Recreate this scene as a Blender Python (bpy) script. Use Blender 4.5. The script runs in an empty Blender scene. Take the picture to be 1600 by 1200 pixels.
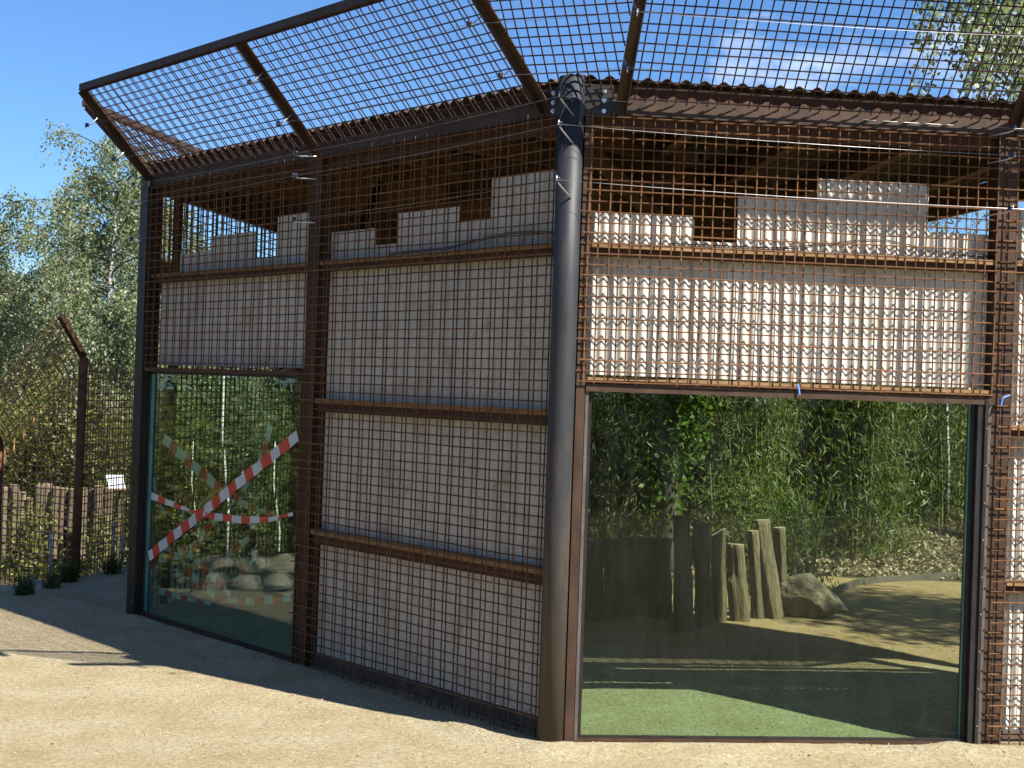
import bpy, math, random
import numpy as np
from mathutils import Vector, Matrix
random.seed(7); rng = np.random.default_rng(7)
scene = bpy.context.scene
C = scene.collection

# ---------------------------------------------------------------- camera
FPX = 2264.0; EYE = 1.655; ROLL = math.radians(1.95); PITCH = math.radians(0.18)
def ray(x, y):
    u = x-800; v = y-600
    a = u*math.cos(ROLL)+v*math.sin(ROLL); b = v*math.cos(ROLL)-u*math.sin(ROLL)
    d = (a/FPX, 1.0, -b/FPX); c, s = math.cos(PITCH), math.sin(PITCH)
    return Vector((d[0], d[1]*c-d[2]*s, d[1]*s+d[2]*c))
EYEP = Vector((0, 0, EYE))
cam_d = bpy.data.cameras.new('camera'); cam = bpy.data.objects.new('camera', cam_d); C.objects.link(cam)
F0 = ray(800, 600).normalized(); R0 = (ray(900, 600)-ray(800, 600)).normalized(); U0 = R0.cross(F0)
m = Matrix.Identity(4)
for i in range(3):
    m[i][0] = R0[i]; m[i][1] = U0[i]; m[i][2] = -F0[i]; m[i][3] = EYEP[i]
cam.matrix_world = m
cam_d.sensor_width = 36; cam_d.lens = FPX/1600*36; cam_d.clip_end = 2000; cam_d.clip_start = 0.05
scene.camera = cam

# ---------------------------------------------------------------- world, sun, exposure
SUN_EL = math.radians(46.5); tx, ty = -0.813, 0.582      # horizontal direction in which the light travels
SUN_AZ = math.atan2(-tx, -ty)                             # clockwise from +Y
world = bpy.data.worlds.new('World'); scene.world = world; world.use_nodes = True
wt = world.node_tree; wn = wt.nodes; wl = wt.links
wn.clear()
sky = wn.new('ShaderNodeTexSky'); sky.sky_type = 'NISHITA'; sky.sun_disc = False
sky.sun_elevation = SUN_EL; sky.sun_rotation = SUN_AZ
sky.air_density = 1.0; sky.dust_density = 0.35; sky.ozone_density = 2.2
wtc = wn.new('ShaderNodeTexCoord')
wmap = wn.new('ShaderNodeMapping'); wmap.inputs['Scale'].default_value = (1.3, 1.3, 3.4)
wnz = wn.new('ShaderNodeTexNoise'); wnz.inputs['Scale'].default_value = 2.6; wnz.inputs['Detail'].default_value = 8
wnz.inputs['Roughness'].default_value = 0.58; wnz.inputs['Distortion'].default_value = 0.35
wr = wn.new('ShaderNodeValToRGB'); wr.color_ramp.elements[0].position = 0.565; wr.color_ramp.elements[1].position = 0.74
wmap.inputs['Location'].default_value = (0.74, -2.15, -4.37)
wmix = wn.new('ShaderNodeMixRGB'); wmix.inputs['Color2'].default_value = (10.5, 11.2, 12.2, 1)
wtint = wn.new('ShaderNodeMixRGB'); wtint.blend_type = 'MULTIPLY'; wtint.inputs['Fac'].default_value = 1
wtint.inputs['Color2'].default_value = (0.58, 0.86, 1.22, 1)
wbg = wn.new('ShaderNodeBackground'); wbg.inputs['Strength'].default_value = 0.050
wo = wn.new('ShaderNodeOutputWorld')
wmul = wn.new('ShaderNodeMath'); wmul.operation = 'MULTIPLY'; wmul.inputs[1].default_value = 0.85
wl.new(wtc.outputs['Generated'], wmap.inputs['Vector']); wl.new(wmap.outputs[0], wnz.inputs['Vector'])
wl.new(wnz.outputs['Fac'], wr.inputs['Fac']); wl.new(wr.outputs['Color'], wmul.inputs[0])
wl.new(sky.outputs[0], wtint.inputs['Color1']); wl.new(wtint.outputs[0], wmix.inputs['Color1'])
wl.new(wmul.outputs[0], wmix.inputs['Fac']); wl.new(wmix.outputs[0], wbg.inputs['Color']); wl.new(wbg.outputs[0], wo.inputs['Surface'])

sd = bpy.data.lights.new('sun', 'SUN'); sd.energy = 5.0; sd.angle = math.radians(0.53); sd.color = (1.0, 0.95, 0.86)
sun = bpy.data.objects.new('sun', sd); C.objects.link(sun)
trav = Vector((tx*math.cos(SUN_EL), ty*math.cos(SUN_EL), -math.sin(SUN_EL)))
sun.rotation_mode = 'QUATERNION'; sun.rotation_quaternion = trav.to_track_quat('-Z', 'Y'); sun.location = (6, -4, 9)
vs = scene.view_settings; vs.view_transform = 'Standard'; vs.look = 'None'; vs.exposure = 1.5; vs.gamma = 1; vs.use_curve_mapping = False
scene.render.engine = 'CYCLES'
scene.cycles.max_bounces = 10; scene.cycles.transparent_max_bounces = 24; scene.cycles.diffuse_bounces = 4

# ---------------------------------------------------------------- materials
def new_mat(name):
    mt = bpy.data.materials.new(name); mt.use_nodes = True
    nt = mt.node_tree; b = nt.nodes['Principled BSDF']
    return mt, nt, b
def nd(nt, t, **kw):
    n = nt.nodes.new(t)
    for k, v in kw.items():
        if k in n.inputs: n.inputs[k].default_value = v
        else: setattr(n, k, v)
    return n
def ramp(nt, fac, stops):
    r = nt.nodes.new('ShaderNodeValToRGB'); e = r.color_ramp.elements
    while len(e) > len(stops): e.remove(e[-1])
    while len(e) < len(stops): e.new(0.5)
    for k, (p, c) in enumerate(stops):
        e[k].position = p; e[k].color = (*c, 1) if len(c) == 3 else c
    nt.links.new(fac, r.inputs['Fac']); return r
def simple(name, c1, c2, scale=8, rough=0.75, metal=0.0, bump=0.2, stretch=(1, 1, 1), dist=0.004, detail=6, spec=0.3, obj_rand=0.0):
    mt, nt, b = new_mat(name); L = nt.links
    tc = nd(nt, 'ShaderNodeTexCoord'); mp = nd(nt, 'ShaderNodeMapping', Scale=stretch)
    L.new(tc.outputs['Object'], mp.inputs['Vector'])
    nz = nd(nt, 'ShaderNodeTexNoise', Scale=scale, Detail=detail, Roughness=0.62)
    L.new(mp.outputs[0], nz.inputs['Vector'])
    r = ramp(nt, nz.outputs['Fac'], [(0.32, c1), (0.68, c2)])
    out = r.outputs['Color']
    if obj_rand:
        oi = nd(nt, 'ShaderNodeObjectInfo'); mm = nd(nt, 'ShaderNodeMapRange')
        mm.inputs['To Min'].default_value = 1-obj_rand; mm.inputs['To Max'].default_value = 1+obj_rand
        L.new(oi.outputs['Random'], mm.inputs['Value'])
        mx = nd(nt, 'ShaderNodeVectorMath', operation='SCALE'); L.new(out, mx.inputs[0]); L.new(mm.outputs[0], mx.inputs['Scale']); out = mx.outputs[0]
    L.new(out, b.inputs['Base Color'])
    b.inputs['Roughness'].default_value = rough; b.inputs['Metallic'].default_value = metal; b.inputs['Specular IOR Level'].default_value = spec
    if bump:
        bp = nd(nt, 'ShaderNodeBump', Strength=bump, Distance=dist)
        n2 = nd(nt, 'ShaderNodeTexNoise', Scale=scale*4, Detail=4); L.new(mp.outputs[0], n2.inputs['Vector'])
        L.new(n2.outputs['Fac'], bp.inputs['Height']); L.new(bp.outputs[0], b.inputs['Normal'])
    return mt
M = {}
M['rust_wire'] = simple('rusty_wire', (0.0669, 0.0242, 0.0086), (0.1521, 0.0696, 0.0245), 30, 0.8, bump=0)
def vary_wire(mt):
    nt = mt.node_tree; b = nt.nodes['Principled BSDF']; src = b.inputs['Base Color'].links[0].from_socket
    g = nd(nt, 'ShaderNodeNewGeometry'); mr = nd(nt, 'ShaderNodeMapRange'); mr.inputs['To Min'].default_value = 0.55; mr.inputs['To Max'].default_value = 1.45
    nt.links.new(g.outputs['Random Per Island'], mr.inputs['Value']); v = nd(nt, 'ShaderNodeVectorMath', operation='SCALE')
    nt.links.new(src, v.inputs[0]); nt.links.new(mr.outputs[0], v.inputs['Scale']); nt.links.new(v.outputs[0], b.inputs['Base Color'])
vary_wire(M['rust_wire'])
M['fence_post'] = simple('rusty_fence_post', (0.055, 0.022, 0.012), (0.15, 0.060, 0.030), 14, 0.85, 0, 0.5)
M['shaded_bark'] = simple('shade_painted_log_bark', (0.013, 0.010, 0.008), (0.050, 0.040, 0.028), 9, 0.9, 0, 0.35, (4, 4, 0.5), 0.01)  # log bark with shade put into its colour, for logs out of the sun
M['rust_wire_shaded'] = simple('shade_toned_wire', (0.0176, 0.0091, 0.0078), (0.0428, 0.0211, 0.0156), 30, 0.85, bump=0)  # rust wire darkened in colour to look shaded against the bright sky
M['rust_wire_far'] = simple('rusty_fence_wire', (0.2048, 0.1024, 0.0546), (0.4095, 0.2184, 0.1160), 20, 0.85, bump=0)
M['steel_brown'] = simple('brown_weathered_steel', (0.0307, 0.0165, 0.0098), (0.0664, 0.0371, 0.0219), 9, 0.6, 0.2, 0.15, (1, 1, 0.35))
M['steel_dark'] = simple('dark_painted_steel', (0.0141, 0.0115, 0.0095), (0.0302, 0.0250, 0.0199), 12, 0.45, 0.2, 0.1)
M['steel_red'] = simple('rust_red_steel', (0.0384, 0.0163, 0.0086), (0.0770, 0.0363, 0.0181), 12, 0.75, 0.0, 0.3)
M['batten'] = simple('yellow_timber_batten', (0.1782, 0.1004, 0.0436), (0.2538, 0.1507, 0.0744), 14, 0.8, 0, 0.3, (0.4, 0.4, 3))
M['brown_board'] = simple('brown_ceiling_board', (0.0825, 0.0429, 0.0174), (0.1355, 0.0707, 0.0289), 6, 0.85, 0, 0.2, (1, 1, 4))
M['insul'] = simple('black_insulator', (0.008, 0.008, 0.02), (0.02, 0.02, 0.05), 10, 0.35, bump=0, spec=0.5)
M['galv'] = simple('galvanised_steel', (0.4400, 0.4400, 0.4480), (0.6000, 0.6000, 0.6080), 20, 0.32, 0.7, 0)
M['ewire'] = simple('steel_strand', (0.2100, 0.2016, 0.2100), (0.3024, 0.2940, 0.3024), 20, 0.35, 0.5, 0)
M['frame_dark'] = simple('dark_window_frame', (0.0126, 0.0112, 0.0112), (0.0245, 0.0210, 0.0196), 10, 0.4, 0.1, 0.05)
M['blue_tag'] = simple('blue_plastic', (0.05, 0.15, 0.55), (0.10, 0.28, 0.75), 20, 0.4, bump=0)
M['seal'] = simple('grey_window_seal', (0.0600, 0.0510, 0.0450), (0.1020, 0.0870, 0.0750), 10, 0.55, 0.1, 0.05)

# round pillar: dark blue-grey paint, going brown with dirt near the ground and with rust runs
def mat_pillar():
    mt, nt, b = new_mat('blue_grey_pillar_paint'); L = nt.links
    tc = nd(nt, 'ShaderNodeTexCoord'); mp = nd(nt, 'ShaderNodeMapping', Scale=(6, 6, 1.1)); L.new(tc.outputs['Object'], mp.inputs['Vector'])
    nz = nd(nt, 'ShaderNodeTexNoise', Scale=3.0, Detail=7, Roughness=0.65); L.new(mp.outputs[0], nz.inputs['Vector'])
    sp = nd(nt, 'ShaderNodeSeparateXYZ'); L.new(tc.outputs['Object'], sp.inputs[0])
    mr = nd(nt, 'ShaderNodeMapRange'); mr.inputs['From Min'].default_value = 2.3; mr.inputs['From Max'].default_value = 0.2
    L.new(sp.outputs['Z'], mr.inputs['Value'])
    ad = nd(nt, 'ShaderNodeMath', operation='MULTIPLY_ADD'); L.new(nz.outputs['Fac'], ad.inputs[0]); ad.inputs[1].default_value = 0.9
    sb = nd(nt, 'ShaderNodeMath', operation='MULTIPLY'); L.new(mr.outputs[0], sb.inputs[0]); sb.inputs[1].default_value = 0.62
    L.new(sb.outputs[0], ad.inputs[2])
    r = ramp(nt, ad.outputs[0], [(0.40, (0.013, 0.014, 0.018)), (0.56, (0.026, 0.025, 0.027)), (0.72, (0.018, 0.018, 0.020)), (1.0, (0.050, 0.036, 0.026))])
    L.new(r.outputs['Color'], b.inputs['Base Color']); b.inputs['Roughness'].default_value = 0.56; b.inputs['Metallic'].default_value = 0.0; b.inputs['Specular IOR Level'].default_value = 0.35
    bp = nd(nt, 'ShaderNodeBump', Strength=0.12, Distance=0.004); L.new(nz.outputs['Fac'], bp.inputs['Height']); L.new(bp.outputs[0], b.inputs['Normal'])
    return mt
M['pillar'] = mat_pillar()

def mat_sheet():
    mt, nt, b = new_mat('white_corrugated_sheet'); L = nt.links
    tc = nd(nt, 'ShaderNodeTexCoord'); mp = nd(nt, 'ShaderNodeMapping', Scale=(9, 9, 0.8)); L.new(tc.outputs['Object'], mp.inputs['Vector'])
    nz = nd(nt, 'ShaderNodeTexNoise', Scale=2.0, Detail=8, Roughness=0.7); L.new(mp.outputs[0], nz.inputs['Vector'])
    r = ramp(nt, nz.outputs['Fac'], [(0.22, (0.31, 0.265, 0.20)), (0.48, (0.475, 0.445, 0.385)), (0.75, (0.56, 0.535, 0.475))])
    n2 = nd(nt, 'ShaderNodeTexNoise', Scale=7.0, Detail=5, Roughness=0.7); L.new(tc.outputs['Object'], n2.inputs['Vector'])
    r2 = ramp(nt, n2.outputs['Fac'], [(0.28, (0.70, 0.62, 0.54)), (0.46, (0.96, 0.95, 0.94)), (0.55, (1, 1, 1))])
    oi = nd(nt, 'ShaderNodeObjectInfo'); mm = nd(nt, 'ShaderNodeMapRange'); mm.inputs['To Min'].default_value = 0.90; mm.inputs['To Max'].default_value = 1.03
    L.new(oi.outputs['Random'], mm.inputs['Value'])
    mx = nd(nt, 'ShaderNodeMixRGB', blend_type='MULTIPLY'); mx.inputs['Fac'].default_value = 1; L.new(r.outputs['Color'], mx.inputs['Color1']); L.new(r2.outputs['Color'], mx.inputs['Color2'])
    sc = nd(nt, 'ShaderNodeVectorMath', operation='SCALE'); L.new(mx.outputs[0], sc.inputs[0]); L.new(mm.outputs[0], sc.inputs['Scale'])
    L.new(sc.outputs[0], b.inputs['Base Color']); b.inputs['Roughness'].default_value = 0.6; b.inputs['Specular IOR Level'].default_value = 0.3
    return mt
M['sheet'] = mat_sheet()
M['roof'] = simple('corrugated_roof_sheet', (0.0324, 0.0202, 0.0144), (0.0720, 0.0468, 0.0324), 7, 0.7, 0.1, 0.1)

def mat_glass():
    mt, nt, b = new_mat('green_laminated_glass'); L = nt.links; nt.nodes.remove(b)
    out = nt.nodes['Material Output']
    g = nd(nt, 'ShaderNodeNewGeometry'); dt = nd(nt, 'ShaderNodeVectorMath', operation='DOT_PRODUCT')
    L.new(g.outputs['Incoming'], dt.inputs[0]); L.new(g.outputs['Normal'], dt.inputs[1])
    ab = nd(nt, 'ShaderNodeMath', operation='ABSOLUTE'); L.new(dt.outputs['Value'], ab.inputs[0])
    om = nd(nt, 'ShaderNodeMath', operation='SUBTRACT'); om.inputs[0].default_value = 1; L.new(ab.outputs[0], om.inputs[1])
    pw = nd(nt, 'ShaderNodeMath', operation='POWER'); L.new(om.outputs[0], pw.inputs[0]); pw.inputs[1].default_value = 3.7
    ma = nd(nt, 'ShaderNodeMath', operation='MULTIPLY_ADD'); L.new(pw.outputs[0], ma.inputs[0]); ma.inputs[1].default_value = 0.95; ma.inputs[2].default_value = 0.014
    tr = nd(nt, 'ShaderNodeBsdfTransparent'); tr.inputs['Color'].default_value = (0.815, 0.915, 0.830, 1)
    gl = nd(nt, 'ShaderNodeBsdfGlossy'); gl.inputs['Roughness'].default_value = 0.0; gl.inputs['Color'].default_value = (0.95, 1, 0.98, 1)
    df = nd(nt, 'ShaderNodeBsdfDiffuse'); df.inputs['Color'].default_value = (0.6, 0.62, 0.6, 1)
    tc = nd(nt, 'ShaderNodeTexCoord'); mpg = nd(nt, 'ShaderNodeMapping', Scale=(5, 5, 1.2)); L.new(tc.outputs['Object'], mpg.inputs['Vector']); nz = nd(nt, 'ShaderNodeTexNoise', Scale=1.6, Detail=10, Roughness=0.78, Distortion=1.2); L.new(mpg.outputs[0], nz.inputs['Vector'])
    rr = ramp(nt, nz.outputs['Fac'], [(0.45, (0, 0, 0)), (0.85, (0.014, 0.014, 0.014))])
    m1 = nd(nt, 'ShaderNodeMixShader'); L.new(ma.outputs[0], m1.inputs[0]); L.new(tr.outputs[0], m1.inputs[1]); L.new(gl.outputs[0], m1.inputs[2])
    m2 = nd(nt, 'ShaderNodeMixShader'); L.new(rr.outputs['Color'], m2.inputs[0]); L.new(m1.outputs[0], m2.inputs[1]); L.new(df.outputs[0], m2.inputs[2])
    L.new(m2.outputs[0], out.inputs['Surface']); return mt
M['glass'] = mat_glass()
M['glass_edge'] = simple('polished_glass_edge', (0.10, 0.22, 0.24), (0.17, 0.33, 0.35), 6, 0.15, 0, 0, spec=0.6)

def mat_ground():
    mt, nt, b = new_mat('pale_sand_and_fine_gravel'); L = nt.links
    tc = nd(nt, 'ShaderNodeTexCoord')
    n1 = nd(nt, 'ShaderNodeTexNoise', Scale=40.0, Detail=7, Roughness=0.88, Distortion=0.6); L.new(tc.outputs['Object'], n1.inputs['Vector'])
    n2 = nd(nt, 'ShaderNodeTexNoise', Scale=2.3, Detail=7, Roughness=0.6); L.new(tc.outputs['Object'], n2.inputs['Vector'])
    v1 = nd(nt, 'ShaderNodeTexVoronoi', Scale=95.0); L.new(tc.outputs['Object'], v1.inputs['Vector'])
    r1 = ramp(nt, n1.outputs['Fac'], [(0.34, (0.20, 0.152, 0.086)), (0.48, (0.395, 0.335, 0.212)), (0.62, (0.52, 0.458, 0.312))])
    r2 = ramp(nt, n2.outputs['Fac'], [(0.33, (0.84, 0.78, 0.68)), (0.60, (1, 1, 1))])
    ao = nd(nt, 'ShaderNodeAttribute', attribute_name='ochre'); mo = nd(nt, 'ShaderNodeMixRGB', blend_type='MULTIPLY')
    L.new(ao.outputs['Fac'], mo.inputs['Fac']); L.new(r1.outputs['Color'], mo.inputs['Color1']); mo.inputs['Color2'].default_value = (0.78, 0.62, 0.50, 1)
    mx = nd(nt, 'ShaderNodeMixRGB', blend_type='MULTIPLY'); mx.inputs['Fac'].default_value = 1; L.new(mo.outputs[0], mx.inputs['Color1']); L.new(r2.outputs['Color'], mx.inputs['Color2'])
    # soil under the planting, by the surveyed edge of the sand
    at = nd(nt, 'ShaderNodeAttribute', attribute_name='soil')
    n3 = nd(nt, 'ShaderNodeTexNoise', Scale=14.0, Detail=8, Roughness=0.75); L.new(tc.outputs['Object'], n3.inputs['Vector'])
    r3 = ramp(nt, n3.outputs['Fac'], [(0.35, (0.035, 0.027, 0.014)), (0.55, (0.085, 0.064, 0.034)), (0.72, (0.13, 0.10, 0.06))])
    m3 = nd(nt, 'ShaderNodeMixRGB'); L.new(at.outputs['Fac'], m3.inputs['Fac']); L.new(mx.outputs[0], m3.inputs['Color1']); L.new(r3.outputs['Color'], m3.inputs['Color2'])
    L.new(m3.outputs[0], b.inputs['Base Color']); b.inputs['Roughness'].default_value = 0.95; b.inputs['Specular IOR Level'].default_value = 0.1
    bp = nd(nt, 'ShaderNodeBump', Strength=1.0, Distance=0.022); L.new(n1.outputs['Fac'], bp.inputs['Height'])
    bv = nd(nt, 'ShaderNodeBump', Strength=0.5, Distance=0.006); L.new(v1.outputs['Distance'], bv.inputs['Height']); L.new(bp.outputs[0], bv.inputs['Normal'])
    n4 = nd(nt, 'ShaderNodeTexNoise', Scale=26.0, Detail=6, Roughness=0.6); L.new(tc.outputs['Object'], n4.inputs['Vector'])
    b4 = nd(nt, 'ShaderNodeBump', Strength=0.35, Distance=0.02); L.new(n4.outputs['Fac'], b4.inputs['Height']); L.new(bv.outputs[0], b4.inputs['Normal'])
    L.new(b4.outputs[0], b.inputs['Normal']); return mt
M['sand'] = mat_ground()

def mat_leaf(name, dark, light, trans=0.35, gloss=0.5):
    mt, nt, b = new_mat(name); L = nt.links; out = nt.nodes['Material Output']
    g = nd(nt, 'ShaderNodeNewGeometry')
    r = ramp(nt, g.outputs['Random Per Island'], [(0.0, dark), (0.75, light), (1.0, tuple(min(1, c*1.35) for c in light))])
    L.new(r.outputs['Color'], b.inputs['Base Color']); b.inputs['Roughness'].default_value = gloss; b.inputs['Specular IOR Level'].default_value = 0.35
    t = nd(nt, 'ShaderNodeBsdfTranslucent'); sc = nd(nt, 'ShaderNodeMixRGB', blend_type='MULTIPLY'); sc.inputs['Fac'].default_value = 1
    sc.inputs['Color2'].default_value = (1.6, 1.7, 0.7, 1); L.new(r.outputs['Color'], sc.inputs['Color1']); L.new(sc.outputs[0], t.inputs['Color'])
    ms = nd(nt, 'ShaderNodeMixShader'); ms.inputs[0].default_value = trans; L.new(b.outputs[0], ms.inputs[1]); L.new(t.outputs[0], ms.inputs[2])
    L.new(ms.outputs[0], out.inputs['Surface']); return mt
M['birch_leaf'] = mat_leaf('birch_leaves', (0.0830, 0.1068, 0.0588), (0.1956, 0.2194, 0.1241))
M['willow_leaf'] = mat_leaf('willow_leaves', (0.0535, 0.0671, 0.0147), (0.1508, 0.1514, 0.0369))
M['bamboo_leaf'] = mat_leaf('bamboo_leaves', (0.0412, 0.0538, 0.0125), (0.1111, 0.1171, 0.0314))
M['ivy_leaf'] = mat_leaf('ivy_leaves', (0.0271, 0.0475, 0.0071), (0.0722, 0.1140, 0.0143), 0.45)
M['dark_leaf'] = mat_leaf('dark_leaves', (0.0140, 0.0245, 0.0070), (0.0385, 0.0595, 0.0175), 0.25)
M['dry_leaf'] = mat_leaf('dry_leaf_litter', (0.0910, 0.0595, 0.0315), (0.2520, 0.1890, 0.1190), 0.1, 0.8)
M['grass'] = mat_leaf('grass_blades', (0.0210, 0.0350, 0.0084), (0.0630, 0.0840, 0.0210), 0.3)

def mat_birch_bark():
    mt, nt, b = new_mat('birch_bark'); L = nt.links
    tc = nd(nt, 'ShaderNodeTexCoord'); mp = nd(nt, 'ShaderNodeMapping', Scale=(3, 3, 14)); L.new(tc.outputs['Object'], mp.inputs['Vector'])
    nz = nd(nt, 'ShaderNodeTexNoise', Scale=1.4, Detail=5, Roughness=0.7); L.new(mp.outputs[0], nz.inputs['Vector'])
    r = ramp(nt, nz.outputs['Fac'], [(0.38, (0.05, 0.04, 0.035)), (0.50, (0.36, 0.34, 0.31)), (0.8, (0.50, 0.48, 0.44))])
    L.new(r.outputs['Color'], b.inputs['Base Color']); b.inputs['Roughness'].default_value = 0.75; return mt
M['birch_bark'] = mat_birch_bark()
M['dark_bark'] = simple('dark_bark', (0.0315, 0.0245, 0.0182), (0.0770, 0.0616, 0.0455), 10, 0.9, 0, 0.6, (3, 3, 0.6), 0.01)
M['bamboo_culm'] = simple('bamboo_culm', (0.0700, 0.0840, 0.0280), (0.1400, 0.1470, 0.0630), 10, 0.5, bump=0)
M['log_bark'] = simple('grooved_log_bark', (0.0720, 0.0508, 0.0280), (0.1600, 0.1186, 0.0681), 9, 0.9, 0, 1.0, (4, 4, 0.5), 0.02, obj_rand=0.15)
M['log_end'] = simple('sawn_log_end', (0.1980, 0.1500, 0.0900), (0.2880, 0.2280, 0.1500), 25, 0.85, 0, 0.3)
M['stone'] = simple('grey_brown_stone', (0.0572, 0.0446, 0.0271), (0.1212, 0.0980, 0.0635), 5, 0.9, 0, 0.9, (1, 1, 1.6), 0.03, 8, obj_rand=0.18)
M['pale_stone'] = simple('pale_flat_stone', (0.22, 0.195, 0.145), (0.42, 0.38, 0.29), 5, 0.9, 0, 0.8, (1, 1, 1.6), 0.02, 8, obj_rand=0.15)
M['palisade'] = simple('pale_palisade_wood', (0.0744, 0.0546, 0.0347), (0.1637, 0.1240, 0.0794), 8, 0.9, 0, 0.6, (5, 5, 0.5), 0.02, obj_rand=0.25)
M['tape_white'] = simple('tape_white', (0.3738, 0.3964, 0.4077), (0.4417, 0.4530, 0.4643), 5, 0.35, bump=0)
M['tape_red'] = simple('tape_red', (0.3750, 0.0338, 0.0188), (0.4650, 0.0600, 0.0338), 5, 0.35, bump=0)
M['sign_face'] = simple('white_sign_face', (0.5760, 0.5920, 0.6080), (0.6560, 0.6640, 0.6720), 5, 0.3, bump=0)
M['sign_print'] = simple('faded_sign_print', (0.40, 0.50, 0.62), (0.62, 0.66, 0.70), 40, 0.4, bump=0)
M['kerb'] = simple('dark_timber_edging', (0.0490, 0.0385, 0.0280), (0.0910, 0.0700, 0.0525), 8, 0.9, 0, 0.4)
M['plinth'] = simple('dirty_concrete_plinth', (0.0540, 0.0468, 0.0396), (0.1140, 0.0990, 0.0840), 14, 0.9, 0, 0.4)

# ---------------------------------------------------------------- mesh helpers
class MB:
    def __init__(s): s.v = []; s.f = []; s.mi = []
    def add(s, vs_, fs, mi=0):
        o = len(s.v); s.v += [tuple(p) for p in vs_]; s.f += [tuple(i+o for i in f) for f in fs]; s.mi += [mi]*len(fs)
    def box8(s, p, mi=0):
        s.add(p, [(0, 3, 2, 1), (4, 5, 6, 7), (0, 1, 5, 4), (1, 2, 6, 5), (2, 3, 7, 6), (3, 0, 4, 7)], mi)
    def bar(s, a, b, w, h, up=(0, 0, 1), mi=0):
        a = Vector(a); b = Vector(b); d = (b-a).normalized(); up = Vector(up)
        x = d.cross(up).normalized()*w/2; y = x.cross(d).normalized()*h/2
        s.box8([a-x-y, a+x-y, b+x-y, b-x-y, a-x+y, a+x+y, b+x+y, b-x+y], mi)
    def tube(s, pts, rad, n=6, cap=True, mi=0):
        pts = [Vector(p) for p in pts]; k = len(pts)
        if not hasattr(rad, '__len__'): rad = [rad]*k
        rings = []; o = len(s.v); ref = None
        for i, p in enumerate(pts):
            d = (pts[min(i+1, k-1)]-pts[max(i-1, 0)]).normalized()
            if ref is None: ref = Vector((1, 0, 0)) if abs(d.x) < 0.8 else Vector((0, 1, 0))
            x = d.cross(ref).normalized(); y = d.cross(x).normalized(); ref = -x.cross(d) if False else ref
            for j in range(n):
                a = 2*math.pi*j/n; q = p+(x*math.cos(a)+y*math.sin(a))*rad[i]; s.v.append(tuple(q))
        for i in range(k-1):
            for j in range(n):
                a = o+i*n+j; b = o+i*n+(j+1) % n; s.f.append((a, b, b+n, a+n)); s.mi.append(mi)
        if cap:
            s.f.append(tuple(o+j for j in range(n))[::-1]); s.mi.append(mi)
            s.f.append(tuple(o+(k-1)*n+j for j in range(n))); s.mi.append(mi)
    def build(s, name, mats, parent=None, smooth=False):
        me = bpy.data.meshes.new(name); me.from_pydata(s.v, [], s.f)
        for mm in (mats if isinstance(mats, (list, tuple)) else [mats]): me.materials.append(mm)
        if any(s.mi): me.polygons.foreach_set('material_index', s.mi)
        if smooth: me.polygons.foreach_set('use_smooth', [True]*len(s.f))
        me.update(); o = bpy.data.objects.new(name, me); C.objects.link(o)
        if parent:
            o.parent = parent; o.matrix_parent_inverse = Matrix.Translation(-parent.location)
        return o
def tag(o, label=None, cat=None, group=None, kind=None):
    if label: o['label'] = label
    if cat: o['category'] = cat
    if group: o['group'] = group
    if kind: o['kind'] = kind
    return o
def empty(name, loc=(0, 0, 0)):
    o = bpy.data.objects.new(name, None); o.location = loc; C.objects.link(o); o.empty_display_size = 0.2; return o
def grid_obj(name, P, mats, parent=None, smooth=True):      # P: (n,m,3)
    n, mm = P.shape[:2]; mb_v = P.reshape(-1, 3)
    idx = np.arange(n*mm).reshape(n, mm)
    q = np.stack([idx[:-1, :-1], idx[1:, :-1], idx[1:, 1:], idx[:-1, 1:]], -1).reshape(-1, 4)
    return quads_obj(name, mb_v, q, mats, parent, smooth)
def quads_obj(name, V, Q, mats, parent=None, smooth=False):
    me = bpy.data.meshes.new(name); V = np.ascontiguousarray(V, dtype=np.float32); Q = np.ascontiguousarray(Q, dtype=np.int32)
    me.vertices.add(len(V)); me.vertices.foreach_set('co', V.ravel())
    me.loops.add(Q.size); me.loops.foreach_set('vertex_index', Q.ravel())
    me.polygons.add(len(Q)); me.polygons.foreach_set('loop_start', np.arange(0, Q.size, 4, dtype=np.int32))
    me.polygons.foreach_set('loop_total', np.full(len(Q), 4, dtype=np.int32))
    if smooth: me.polygons.foreach_set('use_smooth', np.ones(len(Q), dtype=bool))
    me.update(calc_edges=True)
    for mm in (mats if isinstance(mats, (list, tuple)) else [mats]): me.materials.append(mm)
    o = bpy.data.objects.new(name, me); C.objects.link(o)
    if parent:
        o.parent = parent; o.matrix_parent_inverse = Matrix.Translation(-parent.location)
    return o
def vnoise(x, y, seed=0):
    r = np.zeros_like(x, dtype=float); k = np.random.default_rng(seed)
    for i in range(9):
        a = k.uniform(0, 2*math.pi); fr = k.uniform(0.6, 1.6); ph = k.uniform(0, 6.3)
        r += np.sin((x*math.cos(a)+y*math.sin(a))*fr*2.1+ph+0.6*np.sin(x*fr*1.3+ph*2))
    return r/9

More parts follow.
